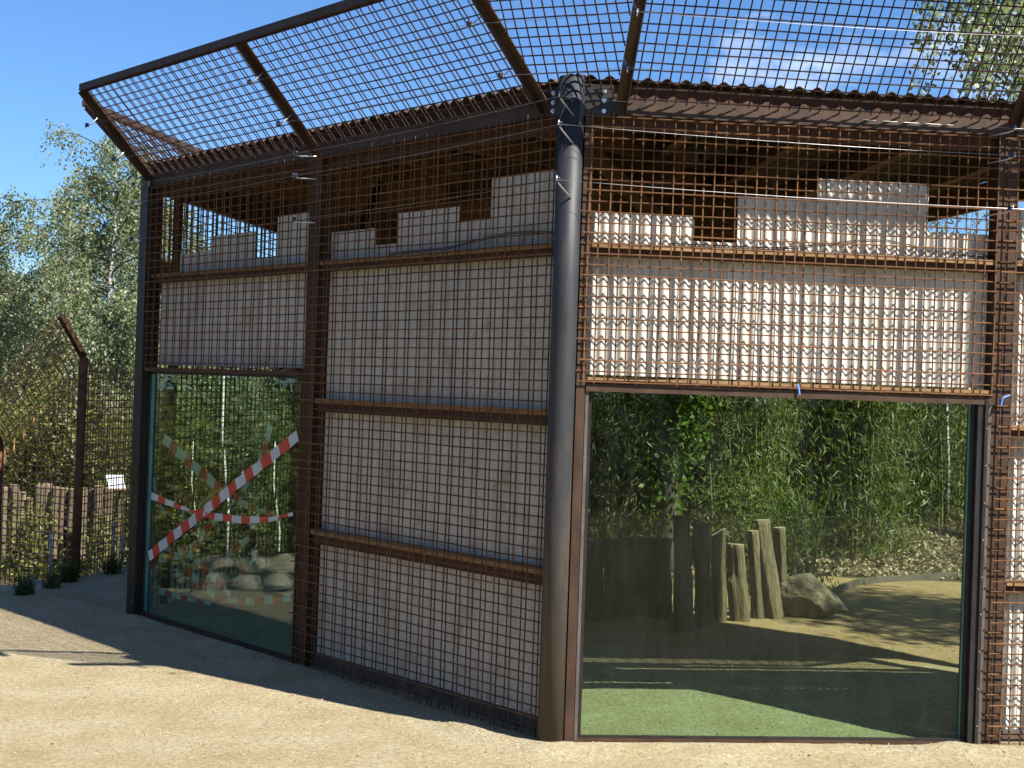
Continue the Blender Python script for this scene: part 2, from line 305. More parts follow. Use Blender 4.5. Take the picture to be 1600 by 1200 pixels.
# ---------------------------------------------------------------- the facades
Bp = Vector((0.234, 6.8, 0))
aL, aR, aG = math.radians(49), math.radians(6), math.radians(80)
SIDE = {}
def side(name, org, d, out): SIDE[name] = (Vector(org), Vector(d), Vector(out))
side('L', Bp, (-math.cos(aL), math.sin(aL), 0), (-math.sin(aL), -math.cos(aL), 0))
side('R', Bp, (math.cos(aR), math.sin(aR), 0), (math.sin(aR), -math.cos(aR), 0))
Ap = Bp+SIDE['L'][1]*4.31
side('G', Ap, (math.cos(aG), math.sin(aG), 0), (-math.sin(aG), math.cos(aG), 0))
def F(sd_, s, o, z):
    O_, d, n = SIDE[sd_]; p = O_+d*s+n*o; return Vector((p.x, p.y, z))
def boxF(mb, sd_, s0, s1, o0, o1, z0, z1, mi=0):
    mb.box8([F(sd_, s0, o0, z0), F(sd_, s1, o0, z0), F(sd_, s1, o1, z0), F(sd_, s0, o1, z0),
             F(sd_, s0, o0, z1), F(sd_, s1, o0, z1), F(sd_, s1, o1, z1), F(sd_, s0, o1, z1)], mi)

# ---------------------------------------------------------------- ground
def smooth01(t): t = np.clip(t, 0, 1); return t*t*(3-2*t)
def terrain(x, y):
    x = np.asarray(x, float); y = np.asarray(y, float)
    z = 0.006*vnoise(x*2.2, y*2.2, 3)+0.004*vnoise(x*7, y*7, 4)+0.0025*vnoise(x*19, y*19, 9)
    # inside of the pavilion the sand is heaped a little
    inL = (x-Bp.x)*math.sin(aL)+(y-Bp.y)*math.cos(aL); inR = -(x-Bp.x)*math.sin(aR)+(y-Bp.y)*math.cos(aR)
    ins = np.minimum(inL, inR)
    z += 0.055*smooth01((ins-0.15)/1.0)*smooth01((14-y)/2)
    # sand drifted up a little in front of the walls
    band = smooth01((ins+0.32)/0.2)*smooth01((0.03-ins)/0.08)
    z += band*(0.012+0.035*np.clip(vnoise(x*4.5, y*4.5, 21), -0.25, 1)+0.012*vnoise(x*14, y*14, 22))
    # bank falling away on the left, beyond the edge of the sand
    ex = np.where(y < 11.6, -3.78+(y-10.0)*0.20, -3.46+(y-11.6)*0.55)
    dleft = ex-x
    drop = smooth01((dleft-0.02)/1.4)*smooth01((y-9.2)/1.4)
    z -= 0.95*drop
    z -= 0.25*smooth01((y-9.5)/5)*smooth01((dleft)/6)
    # planted bank rising on the right behind the kerb
    ky = 13.45+0.12*np.sin(x*1.2)
    z += 0.55*smooth01((y-ky-0.1)/4.0)*smooth01((x-1.6)/2.0)
    far = smooth01((np.hypot(x, y-8)-22)/30)
    z += 0.6*far*(1-drop)
    return z
def gz(x, y): return float(terrain(np.array([x]), np.array([y]))[0])
def axis(lo, hi, a, b, fine, grow=1.22):
    m_ = list(np.arange(a, b+1e-6, fine)); st = fine; p = b
    while p < hi: st *= grow; p += st; m_.append(p)
    st = fine; p = a; pre = []
    while p > lo: st *= grow; p -= st; pre.append(p)
    return np.array(pre[::-1]+m_)
gx = axis(-260, 260, -4.6, 4.8, 0.035); gy = axis(-160, 420, 5.8, 14.0, 0.035)
X, Y = np.meshgrid(gx, gy, indexing='ij'); Z = terrain(X, Y)
ground = grid_obj('ground', np.stack([X, Y, Z], -1), M['sand'])
tag(ground, kind='structure')
# soil mask as an attribute on the sheet
ex = np.where(Y < 11.6, -3.78+(Y-10.0)*0.20, -3.46+(Y-11.6)*0.55)
soil = np.maximum(smooth01((ex-0.1-X+0.1*vnoise(X*3, Y*3, 5))/0.5)*smooth01((Y-8.8)/1.5), smooth01((Y-13.45-0.12*np.sin(X*1.2)+0.08*vnoise(X*4, Y*4, 6))/0.1))
soil = np.maximum(soil, smooth01((-X-5.0)/1.0)); soil = np.maximum(soil, smooth01((-Y-4)/2.0)); soil = np.maximum(soil, smooth01((X-14)/2.0))
attr = ground.data.attributes.new('soil', 'FLOAT', 'POINT'); attr.data.foreach_set('value', soil.ravel().astype(np.float32))

inL_ = (X-Bp.x)*math.sin(aL)+(Y-Bp.y)*math.cos(aL); inR_ = -(X-Bp.x)*math.sin(aR)+(Y-Bp.y)*math.cos(aR)
och = smooth01((np.minimum(inL_, inR_)-1.2+0.15*vnoise(X*3, Y*3, 8))/0.9)
attr = ground.data.attributes.new('ochre', 'FLOAT', 'POINT'); attr.data.foreach_set('value', och.ravel().astype(np.float32))

# ---------------------------------------------------------------- pavilion
pav = empty('viewing_pavilion', (Bp.x, Bp.y, 0))
tag(pav, 'many-sided zoo viewing pavilion of white corrugated sheets behind rusty wire mesh, with two big windows', 'pavilion')
def part(mb, name, mat, smooth=False, kind=None, label=None):
    o = mb.build(name, mat, pav, smooth)
    if kind: o['kind'] = kind
    if label: o['label'] = label
    return o

def sub(mb, name, mat, par, smooth=False):
    o = mb.build(name, mat, None, smooth); o.parent = par; return o
# corner pillar
mb = MB(); px_, py_ = Bp.x, Bp.y
mb.tube([(px_, py_, -0.1), (px_, py_, 1.0), (px_, py_, 2.0), (px_, py_, 3.125)], 0.061, 32)
pil = part(mb, 'corner_pillar', M['pillar'], True, label='round blue-grey corner pillar')
mb = MB(); mb.tube([(px_, py_, 2.845), (px_, py_, 2.85)], 0.0625, 32); sub(mb, 'weld_seam', M['steel_dark'], pil)
for sd_, s in (('R', 4.35),):
    mb = MB(); q = F(sd_, s, 0, 0); mb.tube([(q.x, q.y, -0.1), (q.x, q.y, 3.1)], 0.06, 24); part(mb, 'corner_pillar', M['pillar'], True)
# flat posts: (side, s0, s1, o0, o1, z0, z1, material)
for sd_, s0, s1, o0, o1, z0, z1, mt in [
        ('L', 2.14, 2.25, -0.115, -0.022, -0.1, 3.04, 'steel_brown'),
        ('L', 4.235, 4.345, -0.10, 0.012, -0.1, 3.06, 'steel_dark'),
        ('R', 2.115, 2.215, -0.125, -0.022, -0.1, 3.0, 'steel_brown'),
        ('R', 0.070, 0.112, -0.07, -0.006, -0.1, 3.0, 'steel_brown'),
        ('G', 0.50, 0.56, -0.05, 0.0, -0.1, 3.0, 'steel_red'),
        ('G', 3.40, 3.50, -0.06, 0.03, -0.1, 3.0, 'steel_red'),
        ('L', 0.065, 0.115, -0.10, -0.03, -0.1, 3.0, 'steel_brown')]:
    mb = MB(); boxF(mb, sd_, s0, s1, o0, o1, z0, z1); part(mb, 'post', M[mt])
# rear posts under the open back
for (x, y) in ((-1.75, 13.45), (0.6, 13.1), (4.55, 7.6)):
    mb = MB(); mb.bar((x, y, -0.1), (x, y, 3.0), 0.1, 0.1, up=(0, 1, 0)); part(mb, 'post', M['steel_brown'])

# wire mesh panels
WR = 0.0037
LAY = {'H0': 0.010, 'V0': 0.0035, 'H1': -0.0030, 'V1': -0.0095}
def wire(mb, a, b, r=WR, seg=1, jit=0.0018, n=5):
    pts = []
    a = Vector(a); b = Vector(b)
    for i in range(seg+1):
        p = a.lerp(b, i/seg)
        if 0 < i < seg: p = p+Vector((random.gauss(0, jit), random.gauss(0, jit), random.gauss(0, jit)))
        pts.append(p)
    mb.tube(pts, r, n, cap=False)
def mesh_panel(sd_, s0, s1, z0, z1, pitch=0.05, off=0.0, mat='rust_wire', r=WR, par=None):
    mb = MB(); k = math.ceil(z0/pitch)
    i = 0
    while k*pitch <= z1:
        z = k*pitch+random.gauss(0, 0.0008); lay = LAY['H0'] if k % 2 == 0 else LAY['H1']
        e0 = random.uniform(-0.004, 0.012); e1 = random.uniform(-0.004, 0.012)
        wire(mb, F(sd_, s0-e0, lay+off, z), F(sd_, s1+e1, lay+off, z+random.gauss(0, 0.001)), r, 6)
        k += 1
    n0 = math.ceil(s0/pitch)
    while n0*pitch <= s1:
        s = n0*pitch+random.gauss(0, 0.001); lay = LAY['V0'] if n0 % 2 == 0 else LAY['V1']
        wire(mb, F(sd_, s, lay+off, z0-random.uniform(0.0, 0.01)), F(sd_, s+random.gauss(0, 0.0015), lay+off, z1+random.uniform(0, 0.01)), r, 5)
        n0 += 1
    return part(mb, 'wire_mesh_panel', M[mat], kind='stuff')
mesh_panel('L', 0.085, 2.255, -0.03, 2.975)
mesh_panel('L', 2.262, 4.30, 1.715, 2.975)
mesh_panel('R', 0.070, 2.105, 1.70, 2.965)
mesh_panel('R', 2.135, 4.30, -0.02, 2.965)
mesh_panel('G', 0.06, 3.45, 0.0, 3.0, off=0.01)

# corrugated wall sheets
PIT = 0.0495; AMP = 0.0062; SO = -0.112
def sheet(sd_, s0, s1, z0, z1, off=SO, name='wall_sheet', mat='sheet'):
    n = max(4, int((s1-s0)/PIT*10)); ss = np.linspace(s0, s1, n+1)
    ph = random.uniform(-0.1, 0.1)
    oo = off+AMP*np.cos(2*math.pi*ss/PIT+ph); th = 0.005
    d = np.array(SIDE[sd_][1]); nn = np.array(SIDE[sd_][2]); O_ = np.array(SIDE[sd_][0])
    dz = random.gauss(0, 0.003)
    # ring of four profile lines: front bottom, front top, back top, back bottom
    rows = []
    for (o_, z_) in ((0, z0), (0, z1+dz), (-th, z1+dz), (-th, z0), (0, z0)):
        P = O_[None]+d[None]*ss[:, None]+nn[None]*(oo+o_)[:, None]; P[:, 2] = z_
        rows.append(P)
    P = np.stack(rows, 1)
    o = grid_obj(name, P, M[mat], pav, smooth=False)
    me = o.data; sm = np.ones(len(me.polygons), dtype=bool); me.polygons.foreach_set('use_smooth', sm)
    sh = np.zeros(len(me.edges), dtype=bool)
    # keep the long edges sharp
    ev = np.empty(len(me.edges)*2, dtype=np.int32); me.edges.foreach_get('vertices', ev); ev = ev.reshape(-1, 2)
    row = ev % 5; sh = (row[:, 0] == row[:, 1])
    a = me.attributes.new('sharp_edge', 'BOOLEAN', 'EDGE'); a.data.foreach_set('value', sh)
    return o
def sheet_row(sd_, cuts, z0, z1):
    for a, b in zip(cuts[:-1], cuts[1:]):
        sheet(sd_, a+0.0008, b-0.0008, z0, z1, off=SO+random.choice((-0.0035, 0.0, 0.0035)))
cL = [0.12, 0.83, 1.52, 2.135]
for z0, z1 in ((0.075, 0.768), (0.775, 1.528), (1.545, 2.333)): sheet_row('L', cL, z0, z1)
sheet_row('L', [2.27, 2.95, 3.62, 4.225], 1.735, 2.333)
for a, b, zt in [(3.56, 3.98, 2.495), (3.0, 3.56, 2.585), (2.75, 3.0, 2.415), (2.27, 2.75, 2.668), (1.70, 2.135, 2.53), (1.50, 1.70, 2.435), (0.95, 1.50, 2.60), (0.69, 0.95, 2.508), (0.12, 0.69, 2.722)]:
    sheet('L', a+0.0008, b-0.0008, 2.37, zt)
cR = [0.118, 0.80, 1.45, 2.112]
sheet_row('R', cR, 1.735, 2.333)
for z0, z1 in ((0.06, 0.768), (0.775, 1.528), (1.545, 2.333)): sheet_row('R', [2.235, 2.93, 3.62, 4.27], z0, z1)
for a, b, zt in [(0.118, 0.632, 2.512), (0.632, 0.842, 2.398), (0.842, 1.232, 2.628), (1.232, 1.80, 2.722), (1.80, 2.112, 2.492), (2.235, 2.75, 2.62), (2.75, 4.27, 2.49)]:
    if b-a > 0.9: sheet('R', a, (a+b)/2, 2.37, zt); sheet('R', (a+b)/2, b, 2.37, zt)
    else: sheet('R', a+0.0008, b-0.0008, 2.37, zt)

# battens and steel angles behind the mesh
def batten(sd_, s0, s1, zt, h=0.024, steel=0.035):
    mb = MB(); boxF(mb, sd_, s0, s1, -0.103, -0.034, zt-h, zt); part(mb, 'batten', M['batten'])
    mb = MB(); boxF(mb, sd_, s0, s1, -0.098, -0.052, zt-h-steel, zt-h-0.0015); part(mb, 'steel_angle', M['steel_red'])
batten('L', 0.117, 2.138, 2.360); batten('L', 2.253, 4.232, 2.360)
batten('L', 0.117, 2.138, 1.560, 0.028, 0.05); batten('L', 0.117, 2.138, 0.800, 0.030, 0.055)
batten('R', 0.114, 2.112, 2.360); batten('R', 2.218, 4.29, 2.360)
batten('R', 2.218, 4.29, 1.560); batten('R', 2.218, 4.29, 0.800)
batten('R', 0.114, 2.112, 1.726, 0.018, 0.016)
mb = MB(); boxF(mb, 'L', 0.117, 2.138, -0.118, -0.095, -0.05, 0.072); part(mb, 'plinth', M['plinth'])
mb = MB(); boxF(mb, 'R', 2.218, 4.29, -0.118, -0.095, -0.05, 0.058); part(mb, 'plinth', M['plinth'])
# boards on the side wall seen through the upper opening
mb = MB(); boxF(mb, 'G', 0.05, 0.9, -0.09, -0.065, 2.30, 2.47); part(mb, 'parapet_board', M['brown_board'])
mb = MB(); boxF(mb, 'G', 0.9, 2.2, -0.09, -0.065, 2.30, 2.56); part(mb, 'parapet_board', M['brown_board'])
mb = MB(); boxF(mb, 'G', 0.05, 3.4, -0.06, -0.03, 2.25, 2.31); part(mb, 'steel_angle', M['steel_red'])

# windows
def window(sd_, s0, s1, z0, z1, fr, po, edge):
    # frame in four members, then the pane, its polished edge showing at the jambs
    mbs = [(s0-fr, s0, z0-0.03, z1+0.004), (s1, s1+fr, z0-0.03, z1+0.004)]
    jam = [MB(), MB()]
    for q, (a, b, c, d_) in enumerate(mbs):
        boxF(jam[q], sd_, a, b, po-0.03, po+0.028, c, d_)
    o0 = part(jam[0], 'window_frame', M['frame_dark'])
    part(jam[1], 'window_frame', M['frame_dark'])
    mb = MB(); boxF(mb, sd_, s0-fr, s1+fr, po-0.032, po+0.020, z1+0.005, z1+0.035); part(mb, 'window_frame', M['frame_dark'])
    mb = MB(); boxF(mb, sd_, s0-fr, s1+fr, po-0.03, po+0.032, z0-0.055, z0-0.001); part(mb, 'window_sill', M['steel_brown'])
    mb = MB(); boxF(mb, sd_, s0+0.001, s1-0.001, po-0.012, po+0.012, z0, z1+0.003)
    for k in (3, 5): mb.mi[k] = 0
    mb.mi[3] = 1; mb.mi[5] = 1
    # faces: 0 bottom 1 top 2 o0 side 3 s1 end 4 o1 side 5 s0 end
    o = sub(mb, 'window_pane', [M['glass'], M['glass_edge']], o0); o['label'] = 'green tinted window pane'; return o
window('R', 0.150, 2.020, 0.020, 1.650, 0.018, -0.060, True)
window('L', 2.285, 4.200, 0.025, 1.668, 0.018, -0.060, True)
for sd_, a_, b_ in (('L', 2.27, 4.215), ('R', 0.135, 2.035)):  # dark bead added to hide the sunlit line along the sill
    mb = MB(); boxF(mb, sd_, a_, b_, -0.046, -0.029, -0.02, 0.036 if sd_ == 'L' else 0.027); part(mb, 'sill_light_cover', M['frame_dark'])
# jamb build-up beside the panes
for sd_, s0, s1, o0, o1, mt in [('R', 0.116, 0.131, -0.10, -0.012, 'seal'), ('R', 2.039, 2.070, -0.10, -0.006, 'frame_dark'), ('R', 2.072, 2.088, -0.10, 0.004, 'steel_dark'), ('R', 2.092, 2.111, -0.10, -0.014, 'seal'),
                                ('L', 2.256, 2.264, -0.10, -0.012, 'steel_dark'), ('L', 4.222, 4.233, -0.10, -0.012, 'frame_dark')]:
    mb = MB(); boxF(mb, sd_, s0, s1, o0, o1, -0.05, 1.688); part(mb, 'jamb_strip', M[mt])
mb = MB(); boxF(mb, 'R', 0.115, 2.111, -0.10, 0.002, 1.690, 1.708-0.0165); 
part(mb, 'lintel', M['steel_red'])
mb = MB(); boxF(mb, 'R', 0.115, 2.111, -0.045, 0.000, 1.655, 1.689); part(mb, 'lintel', M['steel_brown'])
mb = MB(); boxF(mb, 'L', 2.256, 4.232, -0.10, 0.000, 1.678+0.011, 1.715); part(mb, 'lintel', M['steel_red'])
for sd_, ss in (('R', 2.080), ('L', 4.262)):
    for k in range(9):
        mb = MB(); q = F(sd_, ss, 0.005 if sd_ == 'R' else 0.0125, 0.10+k*0.18); nrm = SIDE[sd_][2]
        mb.tube([q, q+nrm*0.003], 0.003, 8); part(mb, 'screw', M['galv'])
# top beams, fascia and bolts
mb = MB(); boxF(mb, 'L', 0.06, 4.345, -0.070, -0.018, 2.965, 3.055); part(mb, 'top_beam', M['steel_brown'])
mb = MB(); boxF(mb, 'R', 0.06, 4.35, -0.070, -0.018, 2.965, 3.050); part(mb, 'top_beam', M['steel_brown'])
mb = MB(); boxF(mb, 'G', 0.03, 3.55, -0.06, -0.01, 2.95, 3.128); part(mb, 'top_beam', M['steel_brown'])
mb = MB(); boxF(mb, 'L', 0.055, 4.30, -0.105, -0.075, 2.90, 3.118); part(mb, 'fascia_board', M['steel_red'])
mb = MB(); boxF(mb, 'R', 0.055, 4.35, -0.105, -0.075, 2.90, 3.118); part(mb, 'fascia_board', M['steel_red'])
mb = MB(); boxF(mb, 'L', -0.02, 0.11, -0.03, 0.020, 2.95, 3.09); gusL = part(mb, 'gusset_plate', M['steel_dark'])
mb = MB(); boxF(mb, 'R', 0.03, 0.20, -0.016, -0.004, 2.95, 3.10); gusR = part(mb, 'gusset_plate', M['steel_dark'])
for sd_, s, zs in (('R', 0.155, (3.07, 3.025, 2.975)), ('L', 0.10, (3.06, 3.015, 2.975))):
    for z in zs:
        mb = MB(); q = F(sd_, s, -0.004 if sd_ == 'R' else 0.020, z); nrm = SIDE[sd_][2]
        mb.tube([q, q+nrm*0.006], 0.0115, 6); mb.tube([q+nrm*0.0065, q+nrm*0.014], 0.006, 8); sub(mb, 'bolt', M['galv'], gusR if sd_ == 'R' else gusL)

# overhang: arms, tip rail, mesh
OV = 0.50; RISE = 0.515
def OP(sd_, s, t, n=0.0):       # point on the overhang, t from 0 (beam) to 1 (tip), n = offset off its plane (down/out)
    l = math.hypot(OV, RISE); return F(sd_, s, t*OV+n*RISE/l, 3.045+t*RISE-n*OV/l)
def arm(sd_, s, name='overhang_arm'):
    mb = MB(); d = SIDE[sd_][1]
    a = OP(sd_, s, -0.10); b = OP(sd_, s, 1.0)
    ax = (b-a).normalized(); up = d.cross(ax)
    mb.bar(a, b, 0.050, 0.006, up=up)           # flange in the plane of the mesh
    w = d*0.022
    up2 = up.normalized()*(-0.022 if up.z > 0 else 0.022)
    mb.bar(a+w+up2, b+w+up2, 0.006, 0.044, up=up)   # web
    part(mb, name, M['steel_brown'])
for sd_, s in (('L', 0.20), ('L', 2.19), ('L', 4.235), ('R', 0.24), ('R', 2.17), ('R', 4.2), ('G', 0.10), ('G', 1.7), ('G', 3.4)): arm(sd_, s)
def tip_rail(sd_, s0, s1):
    mb = MB(); mb.bar(OP(sd_, s0, 1.01), OP(sd_, s1, 1.01), 0.05, 0.045, up=(0, 0, 1)); part(mb, 'tip_rail', M['steel_brown'])
tip_rail('L', 0.0, 2.19); tip_rail('L', 2.19, 4.25); tip_rail('R', 0.0, 4.2); tip_rail('G', 0.08, 3.45)
def over_mesh(sd_, s0, s1):
    mb = MB(); L_ = math.hypot(OV, RISE); n = int(L_/0.05)
    for k in range(n+1):
        t = (k*0.05+0.005)/L_; lay = 0.006 if k % 2 else 0.019
        wire(mb, OP(sd_, s0, t, lay), OP(sd_, s1, t, lay), WR, 6, 0.0015)
    k = math.ceil(s0/0.05)
    while k*0.05 < s1:
        lay = 0.0125 if k % 2 else -0.0005; s = k*0.05
        e = random.uniform(-0.03, 0.0) if k % 2 else random.uniform(-0.045, -0.015)
        wire(mb, OP(sd_, s, e, lay), OP(sd_, s, 0.99, lay), WR, 4, 0.0012); k += 1
    part(mb, 'overhang_mesh_panel', M['rust_wire_shaded'], kind='stuff')
over_mesh('L', 0.23, 2.17); over_mesh('L', 2.21, 4.22); over_mesh('R', 0.27, 2.15); over_mesh('R', 2.19, 4.18); over_mesh('G', 0.12, 3.4)
# corner gore between the two arms over the pillar
bl, br, tl, tr = OP('L', 0.17, 0, 0.01), OP('R', 0.21, 0, 0.01), OP('L', 0.17, 1, 0.01), OP('R', 0.21, 1, 0.01)
mb = MB()
for k in range(15):
    t = k/14.3; wire(mb, bl.lerp(tl, t), br.lerp(tr, t), WR, 4, 0.0015)
wb, wtp = (br-bl).length, (tr-tl).length
k = -12
while k <= 12:
    x = k*0.05*1.0+0.01
    # position along base/top lines measured from their middles
    if abs(x) < wtp/2:
        t0 = 0 if abs(x) < wb/2 else (abs(x)-wb/2)/(wtp/2-wb/2)
        def at(t):
            a = bl.lerp(tl, t); b = br.lerp(tr, t); w = (b-a).length; return a.lerp(b, 0.5+x/w)
        if t0 < 0.97: wire(mb, at(t0)+Vector((0, 0, 0.006)), at(0.99)+Vector((0, 0, 0.006)), WR, 2)
    k += 1
part(mb, 'overhang_mesh_panel', M['rust_wire_shaded'], kind='stuff')

# roof: corrugated, two slopes meeting on the line through the pillar
K = Vector((2.54, 12.66, 0)); G_ = F('G', 3.55, 0.0, 0)
def poly_sheet(sd_, poly, zf, slope, pitch=0.092, amp=0.0125):
    O_, d, n = SIDE[sd_]
    loc = [((Vector(p)-O_).dot(d), (Vector(p)-O_).dot(n)) for p in poly]
    smin = min(p[0] for p in loc)+1e-3; smax = max(p[0] for p in loc)-1e-3
    N = int((smax-smin)/pitch*8); rows = []
    for s in np.linspace(smin, smax, N):
        hits = []
        for i in range(len(loc)):
            a, b = loc[i], loc[(i+1) % len(loc)]
            if (a[0]-s)*(b[0]-s) < 0: hits.append(a[1]+(b[1]-a[1])*(s-a[0])/(b[0]-a[0]))
        if len(hits) < 2: continue
        oa, ob = max(hits), min(hits); w = amp*math.cos(2*math.pi*s/pitch)
        rows.append([F(sd_, s, oa, zf+w+slope*oa), F(sd_, s, ob, zf+w+slope*ob), F(sd_, s, ob, zf+w+slope*ob+0.004), F(sd_, s, oa, zf+w+slope*oa+0.004), F(sd_, s, oa, zf+w+slope*oa)])
    o = grid_obj('roof_sheet', np.array([[tuple(p) for p in r] for r in rows]), M['roof'], pav, True)
    me = o.data; ev = np.empty(len(me.edges)*2, dtype=np.int32); me.edges.foreach_get('vertices', ev); ev = ev.reshape(-1, 2)
    a = me.attributes.new('sharp_edge', 'BOOLEAN', 'EDGE'); a.data.foreach_set('value', (ev[:, 0] % 5) == (ev[:, 1] % 5))
    return o
Bf = Bp+Vector((-0.02, -0.055, 0))
poly_sheet('L', [F('L', 4.36, -0.03, 0), F('L', 0.0, -0.03, 0)-SIDE['L'][1]*0.03, K, G_], 3.134, 0.004)
poly_sheet('R', [F('R', -0.02, -0.03, 0), F('R', 4.85, -0.03, 0), Vector((4.45, 8.1, 0)), Vector((3.2, 9.05, 0)), K], 3.136, 0.004)
# joists and rear fascias
for k in range(6):
    s = 0.75+k*0.68
    a = F('L', s, -0.11, 3.05); b = a-SIDE['L'][2]*min(1.5*s+0.3, 3.4); b.z = 3.04
    mb = MB(); mb.bar(a, b, 0.06, 0.11); part(mb, 'joist', M['brown_board'])
for k in range(6):
    s = 0.7+k*0.62
    a = F('R', s, -0.11, 3.05); b = a-SIDE['R'][2]*(min(1.9*s, 4.6-0.6*s) if s < 2.7 else 1.1); b.z = 3.04
    mb = MB(); mb.bar(a, b, 0.06, 0.11); part(mb, 'joist', M['brown_board'])
for a, b, zb in ((G_, K, 2.45), (K, Vector((3.2, 9.05, 0)), 2.955), (Vector((3.2, 9.05, 0)), Vector((4.45, 8.1, 0)), 2.98), (Vector((4.45, 8.1, 0)), F('R', 4.8, -0.05, 0), 2.98)):
    mb = MB(); mb.bar((a.x, a.y, (zb+3.125)/2), (b.x, b.y, (zb+3.125)/2), 0.04, 3.125-zb); part(mb, 'rear_fascia', M['brown_board'])
# inner boards hanging under the ceiling of the left bays
mb = MB(); a = F('L', 0.5, -1.3, 2.93); b = F('L', 2.6, -1.3, 2.93); mb.bar(a, b, 0.03, 0.16); part(mb, 'ceiling_board', M['brown_board'])
mb = MB(); a = F('L', 1.7, -2.0, 2.78); b = F('L', 0.4, -2.0, 2.78); mb.bar(a, b, 0.03, 0.30); part(mb, 'ceiling_board', M['brown_board'])
mb = MB(); a = F('R', 0.2, -1.0, 3.0); b = F('R', 1.2, -2.2, 2.45); mb.bar(a, b, 0.05, 0.08); part(mb, 'brace', M['brown_board'])
mb = MB(); a = F('L', 2.2, -0.3, 2.42); b = F('L', 2.9, -1.0, 2.98); mb.bar(a, b, 0.05, 0.07); part(mb, 'brace', M['steel_brown'])

# electric strands, insulators and their hooks
def strand(pts, r=0.0010):
    mb = MB(); P = []
    for a, b in zip(pts[:-1], pts[1:]):
        a = Vector(a); b = Vector(b)
        for k in range(8):
            t = k/8; q = a.lerp(b, t); q.z -= 0.012*4*t*(1-t)*min(1, (b-a).length/2); P.append(q)
    P.append(Vector(pts[-1])); mb.tube(P, r, 5, False); part(mb, 'electric_strand', M['ewire'])
def insulator(p, anchor, big=1.0):
    p = Vector(p); anchor = Vector(anchor)
    mb = MB(); d = (p-anchor).normalized()
    mb.tube([p-Vector((0, 0, 0.012))*big, p-Vector((0, 0, 0.006))*big, p, p+Vector((0, 0, 0.006))*big, p+Vector((0, 0, 0.012))*big], [0.011*big, 0.014*big, 0.008*big, 0.014*big, 0.011*big], 10)
    o = part(mb, 'insulator', M['insul'], True)
    mb = MB(); hook = [anchor, anchor+(p-anchor)*0.8+Vector((0, 0, -0.012)), p+d*0.016+Vector((0, 0, -0.010)), p+d*0.012+Vector((0, 0, 0.012))]
    mb.tube(hook, 0.0038, 6); sub(mb, 'hook', M['galv'], o, True)
for z, (zo) in ((2.985, 0.05), (2.855, 0.065), (2.60, 0.05)):
    pP = Vector((Bp.x-0.055, Bp.y-0.155, z+0.02))
    ptsL = [F('L', 4.30, 0.06, z), F('L', 2.20, 0.075, z), pP]
    ptsR = [pP, F('R', 2.16, 0.075, z), F('R', 4.3, 0.075, z)]
    strand(ptsL+ptsR[1:])
    insulator(pP, Vector((Bp.x+0.01, Bp.y-0.06, z-0.05)))
    insulator(F('L', 2.26, 0.075, z), F('L', 2.15, 0.0, z-0.02)); insulator(F('R', 2.13, 0.075, z), F('R', 2.05, 0.0, z-0.03))
    insulator(F('L', 4.36, 0.06, z), F('L', 4.30, 0.0, z))
for t in (0.30, 0.70):
    pts = [OP('L', 4.36, t, 0.09), OP('L', 2.24, t, 0.09), OP('L', 0.27, t, 0.09), OP('R', 0.22, t, 0.09), OP('R', 2.2, t, 0.09), OP('R', 4.2, t, 0.09)]
    strand(pts)
    for (sd_, s) in (('L', 4.36), ('L', 2.24), ('L', 0.27), ('R', 0.22), ('R', 2.2)):
        insulator(OP(sd_, s, t, 0.09), OP(sd_, s-0.05 if sd_ == 'L' else s, t, 0.0))
# cable lying on the batten of both fronts
for sd_, pts in (('R', [(0.5, 2.365), (1.0, 2.366), (1.18, 2.385), (1.45, 2.425), (1.58, 2.43), (1.85, 2.385), (2.1, 2.372), (2.4, 2.37)]), ('L', [(1.5, 2.368), (1.0, 2.375), (0.75, 2.40), (0.5, 2.425), (0.3, 2.42), (0.15, 2.405)])):
    for dz in (0.0, 0.008):
        mb = MB(); mb.tube([F(sd_, a, -0.07, b+dz) for a, b in pts], 0.0028, 6, False); part(mb, 'cable', M['steel_dark'], True)

# blue cable ties
def cable_tie(pts, lab):
    mb = MB(); mb.tube(pts, [0.005]*len(pts), 5); o = mb.build('cable_tie', M['blue_tag']); tag(o, lab, 'cable tie', 'blue cable ties')
cable_tie([F('R', 1.135, 0.004, 1.722), F('R', 1.137, 0.012, 1.70), F('R', 1.142, 0.012, 1.672)], 'blue cable tie hanging from the mesh above the right window')
cable_tie([F('R', 2.185, 0.016, 1.705), F('R', 2.15, 0.018, 1.690), F('R', 2.142, 0.02, 1.655)], 'blue cable tie on the mesh beside the top right window corner')

